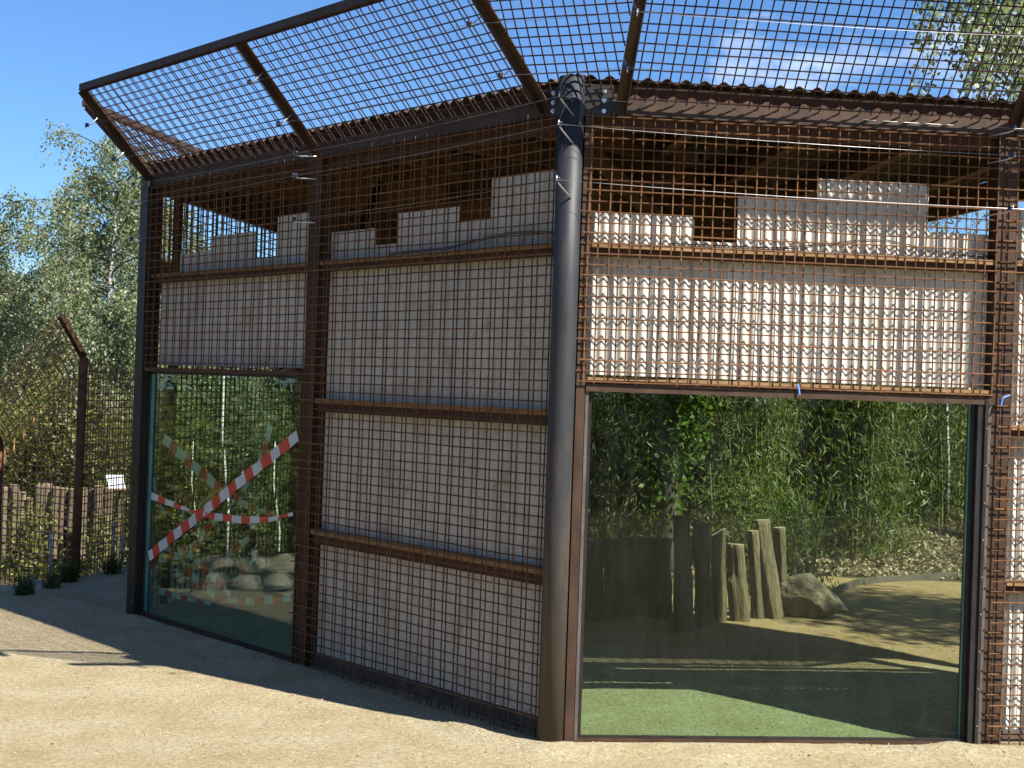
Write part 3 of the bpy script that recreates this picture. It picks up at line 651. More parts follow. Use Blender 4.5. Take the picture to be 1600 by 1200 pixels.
# ---------------------------------------------------------------- barrier tape on the left window, some strips modelling its mirrored copy
def at_facade(x, y, sd_, off):
    O_, d, n = SIDE[sd_]; P = O_+n*off; r = ray(x, y); t = (P-Vector((0, 0, 0))).dot(n)/r.dot(n); return EYEP+r*t
def tape(pix, off, w, lab, twist=0.0):
    P = [at_facade(x, y, 'L', off) for x, y in pix]
    # resample in equal runs so that the colours alternate every 0.1 m
    Q = [P[0]]; seglen = 0.10; acc = 0
    path = []
    for a, b in zip(P[:-1], P[1:]):
        n = max(1, int((b-a).length/0.01))
        for k in range(n): path.append(a.lerp(b, k/n))
    path.append(P[-1])
    mb = MB(); n_ = SIDE['L'][2]; dist = 0
    L0 = None
    for i in range(len(path)):
        t = (path[min(i+1, len(path)-1)]-path[max(i-1, 0)]).normalized(); u = t.cross(n_).normalized()
        ph = i/len(path)*math.pi*twist; ww = w*(0.35+0.65*abs(math.cos(ph)))
        c = path[i]+n_*0.004*math.sin(i*0.35)
        row = (c-u*ww/2, c+u*ww/2, c+u*ww/2-n_*0.0006, c-u*ww/2-n_*0.0006)
        if L0 is not None:
            dist += (path[i]-path[i-1]).length; mi = int(dist/0.11) % 2
            v = list(L0)+list(row); mb.add(v, [(0, 1, 5, 4), (3, 7, 6, 2), (0, 4, 7, 3), (1, 2, 6, 5)], mi)
        L0 = row
    o = mb.build('barrier_tape', [M['tape_white'], M['tape_red']]); tag(o, lab, 'barrier tape', 'strips of red and white barrier tape across the left window')
tape([(465, 681), (390, 740), (318, 800), (270, 838), (233, 869)], -0.040, 0.070, 'widest red and white tape running diagonally up to the right window edge')
tape([(236, 774), (262, 785), (295, 797), (330, 806), (375, 812), (420, 812), (457, 803)], -0.043, 0.048, 'red and white tape hanging level across the middle of the left window', 1.6)
tape([(256, 684), (285, 712), (312, 737), (348, 768)], -0.090, 0.075, 'mirrored copy of tape, built as a strip, slanting down from the upper left of the left window')
tape([(423, 664), (415, 700), (398, 742), (352, 800), (318, 832), (296, 872)], -0.12, 0.060, 'faint mirrored copy of tape, built as a strip, hanging in a bend behind the widest strip', 1.0)
tape([(239, 748), (244, 775), (262, 815), (272, 852), (296, 895), (345, 940)], -0.20, 0.055, 'red and white tape zigzagging down the left edge of the left window', 1.3)
tape([(226, 866), (250, 873), (280, 868), (318, 838)], -0.12, 0.065, 'crumpled red and white tape low in the left window corner', 0.5)
tape([(246, 922), (285, 934), (330, 944)], -0.16, 0.045, 'short piece of tape lying low behind the left window', 0.6)
tape([(400, 870), (370, 905), (340, 918)], -0.28, 0.030, 'thin pale end of tape hanging low in the left window', 0.7)
tape([(228, 905), (246, 872), (268, 842), (283, 812), (292, 775)], -0.22, 0.050, 'narrow mirrored copy of tape, built as a strip, rising from the lower left corner of the left window', 0.8)  # offset strips added as the doubled reflection of the tape
tape([(232, 842), (262, 858), (298, 866), (330, 898), (360, 930)], -0.15, 0.060, 'mirrored copy of tape, built as a strip, looping low across the left half of the left window', 1.4)
tape([(350, 766), (388, 792), (430, 806)], -0.37, 0.050, 'pale mirrored tape end, built as a strip, continuing right from the upper left strip', 0.5)
tape([(262, 940), (300, 920), (352, 872), (392, 838)], -0.30, 0.045, 'thin mirrored copy of tape, built as a strip, slanting up over the rocks in the left window', 1.1)
tape([(455, 933), (420, 938), (390, 940), (350, 938)], -0.18, 0.050, 'red and white tape low by the right edge of the left window', 0.4)

# ---------------------------------------------------------------- logs, boulders
def log_obj(name, base, top, r0, r1, seed, mats, parent=None, tilt_cut=0.0, knot=None):
    k = np.random.default_rng(seed); n = 28; m_ = 22
    base = np.array(base, float); top = np.array(top, float); ax = top-base; L_ = np.linalg.norm(ax); az = ax/L_
    x = np.cross(az, [0, 1, 0]); x /= np.linalg.norm(x); y = np.cross(az, x)
    ph = k.uniform(0, 6.28, 6); V = []
    bend = k.normal(0, 0.012, 2)
    for i in range(m_+1):
        t = i/m_; r = r0+(r1-r0)*t
        r *= 1+0.05*math.sin(t*9+ph[0])+0.10*math.exp(-t*9)
        c = base+ax*t+x*bend[0]*math.sin(t*3.1)+y*bend[1]*math.sin(t*3.1)
        for j in range(n):
            a = 2*math.pi*j/n
            rr = r*(1+0.09*math.sin(3*a+ph[1]+t*2)+0.065*math.sin(7*a+ph[2]+3*t)+0.06*math.sin(11*a+ph[3]+1.5*math.sin(6*t))+k.normal(0, 0.018))
            if knot and abs(t-knot[0]) < 0.16:
                rr *= 1+knot[2]*math.exp(-((t-knot[0])/0.06)**2-((((a-knot[1]+math.pi) % (2*math.pi))-math.pi)/0.45)**2)
            p = c+x*math.cos(a)*rr+y*math.sin(a)*rr
            if i == m_: p = p+az*tilt_cut*math.cos(a)
            V.append(tuple(p))
    mb = MB(); mb.v = V
    for i in range(m_):
        for j in range(n):
            a = i*n+j; b = i*n+(j+1) % n; mb.f.append((a, b, b+n, a+n)); mb.mi.append(0)
    mb.f.append(tuple(m_*n+j for j in range(n))); mb.mi.append(1)
    o = mb.build(name, mats, parent, False)
    o.data.polygons.foreach_set('use_smooth', [True]*(len(mb.f)-1)+[False])
    return o
def on_ground(x, y):
    r = ray(x, y); t = -EYE/r.z
    for _ in range(12):
        p = EYEP+r*t; t = (gz(p.x, p.y)-EYE)/r.z
    return EYEP+r*t
def at_depth(x, y, Yd): r = ray(x, y); return EYEP+r*(Yd/r.y)
logs = [  # base px, top px, width px, knot
    ((1066, 985), (1064, 806), 29, None, 0.0, 'tall thick log in the shade left of the other tall shaded log'),
    ((1101, 978), (1096, 814), 27, None, 0.02, 'tall log in the shade beside the first sunlit log, behind the right window'),
    ((1124, 970), (1122, 832), 25, (0.5, 4.9, 0.25), -0.03, 'first sunlit upright log at the shadow edge with a slanting sawn top'),
    ((1158, 970), (1150, 850), 30, (0.58, 0.4, 0.5), 0.006, 'short thick upright log with a broken branch stub'),
    ((1186, 966), (1176, 829), 19, None, 0.0, 'slender pale upright log between the stubby log and the leaning one'),
    ((1214, 966), (1190, 812), 27, (0.22, 0.6, 0.3), 0.004, 'tallest sunlit log leaning to the left with grooved bark'),
    ((1224, 962), (1218, 824), 20, None, 0.0, 'straight upright log just left of the big boulder')]
for k, (b, t, w, kn, tc_, lab) in enumerate(logs):
    bp_ = on_ground(*b); tp = at_depth(t[0], t[1], bp_.y+(0.03 if k % 2 else 0.0)); r = w/2/(FPX/bp_.y)
    o = log_obj('standing_log', (bp_.x, bp_.y, bp_.z-0.08), tp, r, r*0.86, 40+k, [M['shaded_bark' if k < 2 else 'log_bark'], M['log_end']], None, tc_, kn)
    tag(o, lab, 'log', 'upright logs behind the right window')
sh = [((925, 1000), (924, 845), 44, 'added dark log filling the shade nearest the left edge of the right window'), ((962, 1000), (962, 843), 44, 'added dark log filling the shade, second from the left edge of the right window'),
      ((999, 1000), (998, 841), 44, 'added dark log filling the shade, third from the left edge of the right window'), ((1033, 998), (1033, 842), 38, 'added dark log filling the shade just left of the tall dark log')]
for k, (b, t, w, lab) in enumerate(sh):  # row of dark logs added to stand in for a shaded area
    bp_ = on_ground(*b); bp_ = at_depth(b[0], b[1]-20, bp_.y+0.9); bp_.z = gz(bp_.x, bp_.y); tp = at_depth(t[0], t[1], bp_.y); r = w/2/(FPX/bp_.y)
    o = log_obj('standing_log', (bp_.x, bp_.y, bp_.z-0.08), tp, r, r*0.95, 60+k, [M['shaded_bark'], M['shaded_bark']], None, 0.0)
    tag(o, lab, 'log', 'upright logs behind the right window')

def rock(name, c, size, seed, rotz=0.0, flat=0.0, shape=None):
    import bmesh
    bm = bmesh.new(); bmesh.ops.create_icosphere(bm, subdivisions=4, radius=1.0)
    k = np.random.default_rng(seed); pl = [(k.normal(0, 1, 3), k.uniform(0.55, 0.85)) for _ in range(11)]
    for v in bm.verts:
        p = np.array(v.co)
        for nn, h in pl:
            nn = nn/np.linalg.norm(nn); dd = p.dot(nn)-h
            if dd > 0: p = p-nn*dd*0.9
        p *= 1+0.03*math.sin(p[0]*9+seed)*math.sin(p[1]*8+2)+0.02*math.sin(p[2]*17+p[0]*11)
        if shape: p = shape(p)
        v.co = Vector(p)*1.0
        v.co.x *= size[0]; v.co.y *= size[1]; v.co.z *= size[2]
    cz, sz = math.cos(rotz), math.sin(rotz)
    for v in bm.verts:
        x, y = v.co.x, v.co.y; v.co.x, v.co.y = x*cz-y*sz, x*sz+y*cz
    me = bpy.data.meshes.new(name); bm.to_mesh(me); bm.free(); me.materials.append(M['pale_stone' if name == 'edge_rock' else 'stone'])
    o = bpy.data.objects.new(name, me); o.location = c; C.objects.link(o); return o
bpb = on_ground(1268, 968)
def wedge(p):
    q = p.copy()
    if q[2] > -0.2: q[2] = q[2]*(1.0-0.62*max(0, q[0]))-0.25*max(0, q[0])
    return q
o = rock('boulder', (bpb.x+0.01, bpb.y+0.12, bpb.z+0.10), (0.285, 0.17, 0.22), 8, 0.0, shape=wedge)
tag(o, 'large wedge-shaped grey boulder beside the upright logs in the right window', 'boulder')
# dry-stone edge of rocks, out to the left, seen mirrored in the left window
rk = 0
for row in range(2):
    for k in range(9):
        t = k/8
        x = -3.86-0.8*t+random.uniform(-0.03, 0.03)-0.02*row; y = 10.0-1.95*t
        w = random.uniform(0.12, 0.17)
        o = rock('edge_rock', (x-row*0.03, y, gz(x, y)+0.06+row*0.14), (w, 0.13, random.uniform(0.07, 0.10)), 100+rk, random.uniform(0, 3))
        tag(o, 'flat pale stone in the low rock edging mirrored in the left window', 'stone', 'stones of the low rock edging'); rk += 1
for k, (x, y) in enumerate(((8, 928), (34, 922))):
    p = on_ground(x, y+6); o = rock('edge_rock', (p.x-0.05, p.y+0.35, p.z-0.02), (0.13, 0.10, 0.09), 140+k, 0.4)
    tag(o, 'flat pale stone in the low rock edging mirrored in the left window', 'stone', 'stones of the low rock edging')

# ---------------------------------------------------------------- left fence
fen = empty('mesh_fence', (-3.46, 11.7, 0))
tag(fen, 'rusty wire mesh fence with round posts and an outward-leaning top, left of the pavilion', 'fence')
def fpart(mb, name, mat, smooth=False, kind=None):
    o = mb.build(name, mat, fen, smooth)
    if kind: o['kind'] = kind
    return o
P1 = at_depth(131, 558, 11.7); P1b = at_depth(116, 930, 11.7); P0 = at_depth(1, 692, 12.1); P0b = at_depth(-9, 990, 12.1)
P2 = at_depth(262, 575, 13.3)
tip1 = at_depth(95, 493, 11.45)
posts = [(P1b, P1, 0.045), (P0b, P0, 0.034), (Vector((P2.x, P2.y, -0.4)), P2, 0.045)]
for a, b, r in posts:
    mb = MB(); mb.tube([a, b], r*0.8, 14); fpart(mb, 'fence_post', M['fence_post'], True)
mb = MB(); mb.bar(P1, tip1, 0.045, 0.045); fpart(mb, 'leaning_arm', M['steel_brown'])
lean = tip1-P1
tip0 = P0+lean
mb = MB(); mb.bar(P0, tip0, 0.045, 0.045); fpart(mb, 'leaning_arm', M['steel_brown'])
tip2 = P2+lean
def fence_panel(a, b, za, zb, lean_v):
    a = Vector(a); b = Vector(b); mb = MB(); Ld = Vector((b.x-a.x, b.y-a.y, 0)).length; n = int(Ld/0.05)
    z = min(za, zb)-1.5; z0 = min(gz(a.x, a.y), gz(b.x, b.y))-0.1
    for k in range(n+1):
        t = k/n; q = a.lerp(b, t); zt = za+(zb-za)*t; off = 0.006 if k % 2 else -0.006
        wire(mb, (q.x, q.y+off, z0), (q.x, q.y+off, zt), 0.0048, 2)
        if lean_v is not None: wire(mb, (q.x, q.y, zt), Vector((q.x, q.y, zt))+lean_v, 0.0048, 1)
    zz = z0
    while zz < max(za, zb):
        # clip where the sloping top is lower
        t0, t1 = 0.0, 1.0
        if zz > min(za, zb):
            tc_ = (zz-za)/(zb-za); 
            if za > zb: t1 = tc_
            else: t0 = tc_
        p = a.lerp(b, t0); q = a.lerp(b, t1); wire(mb, (p.x, p.y, zz), (q.x, q.y, zz), 0.0048, 3); zz += 0.06
    if lean_v is not None:
        m_ = int(lean_v.length/0.06)
        for k in range(m_+1):
            v = lean_v*(k/m_); p = Vector((a.x, a.y, za))+v; q = Vector((b.x, b.y, zb))+v; wire(mb, p, q, 0.0048, 3)
    fpart(mb, 'fence_mesh_panel', M['rust_wire_far'], kind='stuff')
fence_panel(P1, P0, P1.z, P0.z, lean)
fence_panel(P1, P2, P1.z, P2.z-0.1, None)
P00 = P0+(P0-P1)*1.0; P00.z = P0.z-0.1
fence_panel(P0, P00, P0.z, P00.z, lean)

# palisade behind the fence
pal = empty('log_palisade', (-6, 17, -0.7)); tag(pal, 'pale upright log palisade standing on the bank behind the fence', 'palisade')
xs = np.arange(-60, 172, 13.5)
for k, x in enumerate(xs):
    jj = random.uniform(-5, 5); Yd = 17+random.uniform(-0.05, 0.05)
    tp = at_depth(x+random.uniform(-1, 1), 759+jj+(x*0.01), Yd); bs = at_depth(x-3, 872, Yd)
    if 28 < x < 50: tp.z -= 0.1
    o = log_obj('palisade_log', bs, tp, 0.052+random.uniform(-0.008, 0.006), 0.048, 200+k, [M['palisade'], M['log_end']], None)
    o.parent = pal; o.matrix_parent_inverse = Matrix.Translation(-pal.location)
# information sign
sg = empty('information_sign', tuple(at_depth(185, 900, 16.5))); tag(sg, 'small white information panel tilted on a timber leg beyond the fence', 'sign')
c0 = at_depth(165, 742, 16.5); c1 = at_depth(193, 742, 16.5); c2 = at_depth(196, 763, 16.35); c3 = at_depth(170, 763, 16.35)
def sp(mb, name, mat): o = mb.build(name, mat, sg); return o
nv = (c1-c0).cross(c3-c0).normalized()*0.012
mb = MB(); mb.box8([c0, c1, c2, c3, c0+nv, c1+nv, c2+nv, c3+nv]); sp_o = sp(mb, 'sign_panel', M['sign_face'])
u_, v_ = c1-c0, c3-c0; sgn = -1 if nv.y > 0 else 1; n2 = nv.normalized()*0.002*sgn
base_ = c0 if sgn == -1 else c0+nv
for r_ in range(4):
    for q in range(2):
        a = base_+u_*(0.1+0.42*q)+v_*(0.15+0.19*r_)+n2; b = a+u_*0.34; mb = MB()
        mb.box8([a, b, b+v_*0.07, a+v_*0.07, a+n2, b+n2, b+v_*0.07+n2, a+v_*0.07+n2]); q_o = mb.build('printed_line', M['sign_print']); q_o.parent = sp_o
mb = MB(); mb.bar(c3+Vector((0, 0.01, -0.012)), c2+Vector((0, 0.01, -0.012)), 0.03, 0.02); sp(mb, 'sign_frame', M['batten'])
lg = at_depth(190, 766, 16.45); mb = MB(); mb.bar(lg, (lg.x, lg.y, lg.z-1.4), 0.05, 0.05, up=(0, 1, 0)); sp(mb, 'sign_leg', M['palisade'])

# timber edging between sand and planting
pts = [on_ground(x, y) for x, y in ((1290, 938), (1318, 922), (1345, 913), (1390, 909), (1440, 906), (1490, 903), (1540, 899))]
mb = MB()
for a, b in zip(pts[:-1], pts[1:]):
    a = Vector((a.x, a.y, gz(a.x, a.y)+0.015)); b = Vector((b.x, b.y, gz(b.x, b.y)+0.015)); mb.bar(a, b+(b-a)*0.01, 0.05, 0.07)
o = mb.build('timber_edging', M['kerb']); tag(o, 'low dark timber edging between the sand and the leaf litter', 'edging')

# ---------------------------------------------------------------- foliage
def leaves(name, P, mat, ln, wd, parent=None, droop=0.5, jitter=1.0, seed=1, kind=None):
    k = np.random.default_rng(seed); n = len(P)
    az = k.uniform(0, 2*math.pi, n); el = k.normal(-droop, 0.45, n)
    d = np.stack([np.cos(az)*np.cos(el), np.sin(az)*np.cos(el), np.sin(el)], 1)
    rv = k.normal(0, 1, (n, 3)); s = np.cross(d, rv); s /= np.linalg.norm(s, axis=1)[:, None]+1e-9
    l = ln*k.uniform(0.6, 1.25, n)[:, None]; w = wd*k.uniform(0.7, 1.25, n)[:, None]
    a = P; b = P+d*l*0.45+s*w*0.5; c = P+d*l; e = P+d*l*0.45-s*w*0.5
    nn = np.cross(d, s)*l*0.08; b = b+nn; e = e+nn
    V = np.stack([a, b, c, e], 1).reshape(-1, 3); Q = np.arange(4*n).reshape(n, 4)
    o = quads_obj(name, V, Q, mat, parent)
    if kind: o['kind'] = kind
    return o
def birch(X_, Y_, z0, H_, cr, nleaf, lab, seed, tr=0.11, grp='birch trees', leaf=0.055, mat='birch_leaf', low=0.25, droopy=1.0, nm='birch_tree', bark='birch_bark'):
    k = np.random.default_rng(seed); root = empty(nm, (X_, Y_, z0)); tag(root, lab, 'tree', grp)
    lean_ = k.normal(0, 0.03*H_, 2); n = 12
    pts = [Vector((X_+lean_[0]*(t/n)**1.5+0.03*math.sin(t*1.7+seed), Y_+lean_[1]*(t/n)**1.5, z0-0.3+(H_*0.97+0.3)*t/n)) for t in range(n+1)]
    mb = MB(); mb.tube(pts, [tr*(1-0.93*t/n)+0.006 for t in range(n+1)], 10); mb.build('trunk', M[bark], root, True)
    mbl = MB(); starts = []
    nl = int(24+H_*2)
    for i in range(nl):
        t = low+(1-low)*((i+0.5)/nl)**0.85*0.97
        ii = t*n; p0 = pts[int(ii)].lerp(pts[min(n, int(ii)+1)], ii-int(ii))
        az = i*2.4+k.normal(0, 0.3); prof = math.sin(min(1, max(0.0, (t-low)/(1-low)+0.22))*math.pi*0.86)
        ln = cr*(0.35+0.75*prof)*k.uniform(0.65, 1.15); up = k.uniform(0.25, 0.9)*(0.5+t*0.7)
        q = [p0]; m_ = 7
        for j in range(1, m_+1):
            u = j/m_; rr = ln*u; zz = ln*(up*u-0.62*droopy*u**2.3)
            q.append(Vector((p0.x+math.cos(az+0.25*u)*rr, p0.y+math.sin(az+0.25*u)*rr, p0.z+zz)))
        mbl.tube(q, [tr*0.30*(1-t*0.6)*(1-0.85*j/m_)+0.004 for j in range(m_+1)], 5, False)
        for j in range(2, m_+1):
            for _ in range(3):
                a = q[j-1].lerp(q[j], k.uniform()); starts.append((a.x+k.normal(0, 0.12*cr*0.6), a.y+k.normal(0, 0.12*cr*0.6), a.z+k.normal(0.05, 0.1)))
    mbl.build('limbs', M[bark if bark != 'birch_bark' else 'dark_bark'], root, True)
    S = np.array(starts); ns = len(S); per = max(4, nleaf//ns)
    L_ = k.uniform(0.25, 1.0, ns)*min(1.5, 0.22*H_*0.6)*droopy
    u = k.uniform(0, 1, (ns, per)); sway = k.normal(0, 0.10, (ns, 1, 2))
    P = np.repeat(S[:, None, :], per, 1)
    P[:, :, 2] -= u*L_[:, None]; P[:, :, :2] += sway*u[..., None]*L_[:, None, None]+k.normal(0, 0.045+0.02*droopy, (ns, per, 2)); P[:, :, 2] += k.normal(0, 0.04, (ns, per))
    leaves('crown', P.reshape(-1, 3), M[mat], leaf, leaf*0.75, root, 0.7, seed=seed+1)
    return root
def bush(nm, X_, Y_, z0, rx, ry, H_, nleaf, mat, lab, grp, seed, ln=0.09, wd=0.022, cat='shrub', stems=14, culm=False, clumps=60, droop=0.5):
    k = np.random.default_rng(seed); root = empty(nm, (X_, Y_, z0)); tag(root, lab, cat, grp)
    mb = MB(); cl = []
    for i in range(stems):
        a = k.uniform(0, 6.28); r = math.sqrt(k.uniform())*0.55; b = Vector((X_+rx*r*math.cos(a), Y_+ry*r*math.sin(a), z0-0.1))
        h = H_*k.uniform(0.7, 1.0); o_ = k.normal(0, 0.35, 2); m_ = 6
        q = [Vector((b.x+rx*0.7*o_[0]*(j/m_)**1.8, b.y+ry*0.7*o_[1]*(j/m_)**1.8, b.z+h*(j/m_)*(1-0.08*(j/m_)**2))) for j in range(m_+1)]
        mb.tube(q, [(0.011 if culm else 0.014)*(1-0.8*j/m_)+0.002 for j in range(m_+1)], 5, False)
        for j in range(1, m_+1):
            for _ in range(max(1, clumps//(stems*2))):
                c = q[j-1].lerp(q[j], k.uniform()); cl.append((c.x+k.normal(0, rx*0.22), c.y+k.normal(0, ry*0.22), c.z+k.normal(0, 0.12)))
    mb.build('stems', M['bamboo_culm' if culm else 'dark_bark'], root, True)
    Cc = np.array(cl)
    per = max(3, nleaf//len(Cc)); P = np.repeat(Cc[:, None, :], per, 1)
    sg_ = k.uniform(0.06, 0.20, (len(Cc), 1, 1))*min(1.6, max(0.7, rx)); P = P+k.normal(0, 1, P.shape)*sg_*np.array([1, 1, 0.8])
    P[:, :, 2] = np.maximum(P[:, :, 2], z0+0.03)
    leaves('foliage', P.reshape(-1, 3), M[mat], ln, wd, root, droop, seed=seed+3)
    return root

def bx(x, Yd): p = at_depth(x, 600, Yd); return p.x
# birches left of the pavilion
birch(bx(165, 34), 34, -0.8, 8.1, 2.5, 29000, 'tall weeping birch directly left of the pavilion corner', 11, 0.12, leaf=0.075)
birch(bx(95, 38), 38, -0.8, 6.9, 2.4, 22000, 'birch with dark arching branches left of the tallest birch', 12, 0.10, leaf=0.075)
birch(bx(-30, 36), 36, -0.8, 7.0, 1.3, 15000, 'birch cut off by the left edge of the picture', 13, 0.10, leaf=0.075)
birch(bx(30, 42), 42, -0.8, 5.6, 2.3, 15000, 'low round birch near the left picture edge', 14, 0.09, leaf=0.08)
birch(bx(240, 40), 40, -0.8, 7.8, 2.4, 24000, 'birch behind the pavilion seen through the overhanging mesh', 15, 0.11, leaf=0.08)
birch(bx(330, 44), 44, -0.8, 6.6, 2.4, 18000, 'birch seen through the upper left opening of the pavilion', 16, 0.10, leaf=0.08)
birch(bx(176, 21), 21, -1.0, 4.0, 0.9, 9000, 'slim white-stemmed young birch beyond the information sign', 17, 0.045, leaf=0.06)
# yellow-green hedge of willows behind the fence
hl = ['left end of the yellow-green willow hedge behind the fence', 'willow bush behind the leaning fence top', 'willow bush behind the middle of the left fence', 'tall willow bush behind the round fence post', 'yellowish willow bush left of the pavilion corner', 'willow bush seen through the left window mesh', 'willow bush in the middle of the left window', 'willow bush at the right side of the left window', 'willow bush behind the wall between the windows']
for k, (x, Yd, h, r) in enumerate(((-40, 23, 2.9, 1.3), (20, 21.5, 2.5, 1.1), (70, 22.5, 2.6, 1.1), (135, 21, 3.2, 1.0), (195, 22, 3.4, 1.1), (255, 20, 2.9, 1.2), (330, 21, 3.0, 1.3), (410, 20, 2.9, 1.4), (500, 21, 2.9, 1.4))):
    bush('willow_bush', bx(x, Yd), Yd, -1.1, r, r, h, 15000, 'dark_leaf' if k in (6, 7) else 'willow_leaf', hl[k], 'willow bushes of the hedge', 300+k, 0.095, 0.022, stems=22, clumps=420)
# darker undergrowth below the palisade
for k, x in enumerate((-10, 45, 110, 175)):
    bush('low_shrub', bx(x, 15.6), 15.6, -1.25, 0.55, 0.4, 0.55+0.1*(k % 2), 2600, 'dark_leaf', ['dark low shrub at the left edge below the palisade', 'dark low shrub below the middle of the palisade', 'dark low shrub behind the round fence post', 'dark low shrub below the information sign'][k], 'low shrubs under the palisade', 330+k, 0.07, 0.03, stems=8, clumps=90)
bush('low_shrub', bx(48, 16.2), 16.2, -0.6, 0.28, 0.2, 1.05, 1500, 'willow_leaf', 'green shrub growing up in front of the pale palisade logs', None, 350, 0.07, 0.03, stems=6, clumps=60)
bush('low_shrub', bx(168, 16.0), 16.0, -0.6, 0.22, 0.2, 0.85, 1200, 'willow_leaf', 'green shrub beside the leg of the information sign', None, 351, 0.07, 0.03, stems=6, clumps=60)
birch(7.0, 8.1, 0, 6.4, 1.45, 10500, 'birch standing right of the pavilion that dapples the sand behind the right window', 19, 0.07, leaf=0.085, low=0.55)
# thin white birch stems between fence and palisade
for k, (x, y0, y1) in enumerate(((76, 925, 830), (148, 920, 880), (174, 918, 815), (188, 905, 835))):
    a = at_depth(x, y0, 14.2); b = at_depth(x+3, y1, 14.2)
    mb = MB(); mb.tube([a, a.lerp(b, 0.5)+Vector((0.01, 0, 0)), b], [0.018, 0.016, 0.013], 8); o = mb.build('young_birch', M['birch_bark'], None, True)
    tag(o, ['short white birch stem left of the round fence post', 'thin white birch stem just right of the fence post', 'white birch stem below the information sign', 'white birch stem nearest the dark pavilion post'][k], 'young tree', 'white birch stems behind the fence')
for k, (x, y0, y1, rr_) in enumerate(((350, 900, 585, 0.020), (302, 905, 690, 0.011), (430, 905, 690, 0.015))):
    a = at_depth(x+4, y0, 17.2); b = at_depth(x, y1, 17.2); mb = MB(); mb.tube([a, a.lerp(b, 0.35)+Vector((0.03, 0, 0)), a.lerp(b, 0.7)-Vector((0.03, 0, 0)), b], [rr_, rr_*0.9, rr_*0.75, rr_*0.5], 8); o = mb.build('young_birch', M['birch_bark'], None, True)
    tag(o, ['white birch stem in the middle of the left window', 'thin birch stem in the left half of the left window', 'crooked thin birch stem near the right side of the left window'][k], 'young tree', 'birch stems seen through the left window')
# grass tufts along the edge of the sand
for k, (x, y, n) in enumerate(((38, 935, 160), (80, 925, 130), (107, 915, 240), (176, 902, 150))):
    p = on_ground(x, y-6); kk = np.random.default_rng(500+k); V = []; Q = []
    for i in range(n):
        a = kk.uniform(0, 6.28); r = kk.uniform(0, 0.07); bx_, by_ = p.x+r*math.cos(a), p.y+r*math.sin(a); h = kk.uniform(0.08, 0.22); le = kk.normal(0, 0.06, 2); w = 0.004
        z_ = gz(bx_, by_)-0.01; a2 = kk.uniform(0, 3.14); wx, wy = w*math.cos(a2), w*math.sin(a2); o_ = len(V)
        V += [(bx_-wx, by_-wy, z_), (bx_+wx, by_+wy, z_), (bx_+wx*0.5+le[0]*0.4, by_+wy*0.5+le[1]*0.4, z_+h*0.6), (bx_-wx*0.5+le[0]*0.4, by_-wy*0.5+le[1]*0.4, z_+h*0.6), (bx_+le[0], by_+le[1], z_+h)]
        Q += [(o_, o_+1, o_+2, o_+3), (o_+3, o_+2, o_+4, o_+4)]
    mb = MB(); mb.v = V; mb.f = [q if q[2] != q[3] else q[:3] for q in Q]; mb.mi = [0]*len(Q)
    o = mb.build('grass_tuft', M['grass']); tag(o, ['grass tuft at the sand edge nearest the left picture edge', 'small grass tuft second from the left along the sand edge', 'bushy dark grass tuft at the foot of the round fence post', 'grass tuft at the foot of the dark pavilion corner post'][k], 'grass tuft', 'grass tufts along the sand edge')

# bamboo and shrubs behind the right window
bl_ = ['bamboo behind the left edge of the right window', 'bamboo left of the ivy-covered trunk', 'bamboo just right of the ivy-covered trunk', 'bamboo above the upright logs', 'bamboo in the middle of the right window', 'bamboo right of the window middle', 'bamboo near the right edge of the right window', 'bamboo beyond the right edge of the right window', 'bamboo hidden partly behind the round pillar']
for k, (x, Yd, h, r) in enumerate(((935, 15.2, 3.0, 0.9), (1010, 14.6, 2.9, 0.8), (1100, 15.0, 3.2, 0.8), (1175, 14.2, 3.2, 0.75), (1270, 15.2, 3.1, 0.9), (1350, 14.8, 3.0, 0.8), (1440, 16.0, 3.2, 0.9), (1535, 17.0, 3.2, 1.0), (850, 16.0, 3.0, 1.0))):
    z_ = gz(bx(x, Yd), Yd)
    bush('bamboo', bx(x, Yd), Yd, z_, r, r*0.8, h, 15000, 'bamboo_leaf', bl_[k], 'bamboo behind the right window', 400+k, 0.105, 0.015, 'bamboo', 26, True, 330, 0.75)
for k, (x, Yd, h) in enumerate(((900, 19, 4.4), (1000, 19.5, 4.2), (1100, 20, 4.6), (1200, 19, 4.4), (1300, 20, 4.6), (1400, 19.5, 4.5), (1500, 21, 4.8), (1600, 20, 4.6))):
    bush('tall_bamboo', bx(x, Yd), Yd, 0.3, 1.1, 1.0, h, 9000, 'bamboo_leaf', ['tall bamboo rising behind the round pillar', 'tall bamboo behind the left part of the right window', 'tall bamboo behind the ivy-covered trunk', 'tall bamboo behind the upright logs', 'tall bamboo behind the middle of the right window', 'tall bamboo behind the right half of the right window', 'tall bamboo behind the right edge of the right window', 'tall bamboo farthest right, behind the brown post'][k], 'tall bamboo stand behind the right window', 430+k, 0.14, 0.024, 'bamboo', 22, True, 260, 0.7)
# willow-leaved shrub right of the logs and low shrub near the boulder
p = on_ground(1238, 948)
bush('leafy_shrub', p.x+0.12, p.y+0.75, p.z, 0.33, 0.3, 1.15, 1900, 'ivy_leaf', 'bright long-leaved shrub growing behind the logs and the boulder', None, 461, 0.085, 0.016, 'shrub', 12, True, 120, 0.5)
bush('leafy_shrub', bx(1160, 12.6), 12.6, 0.05, 0.45, 0.3, 1.25, 2600, 'bamboo_leaf', 'leafy shrub filling the gaps between the sunlit logs', None, 462, 0.085, 0.015, 'shrub', 14, True, 150, 0.6)
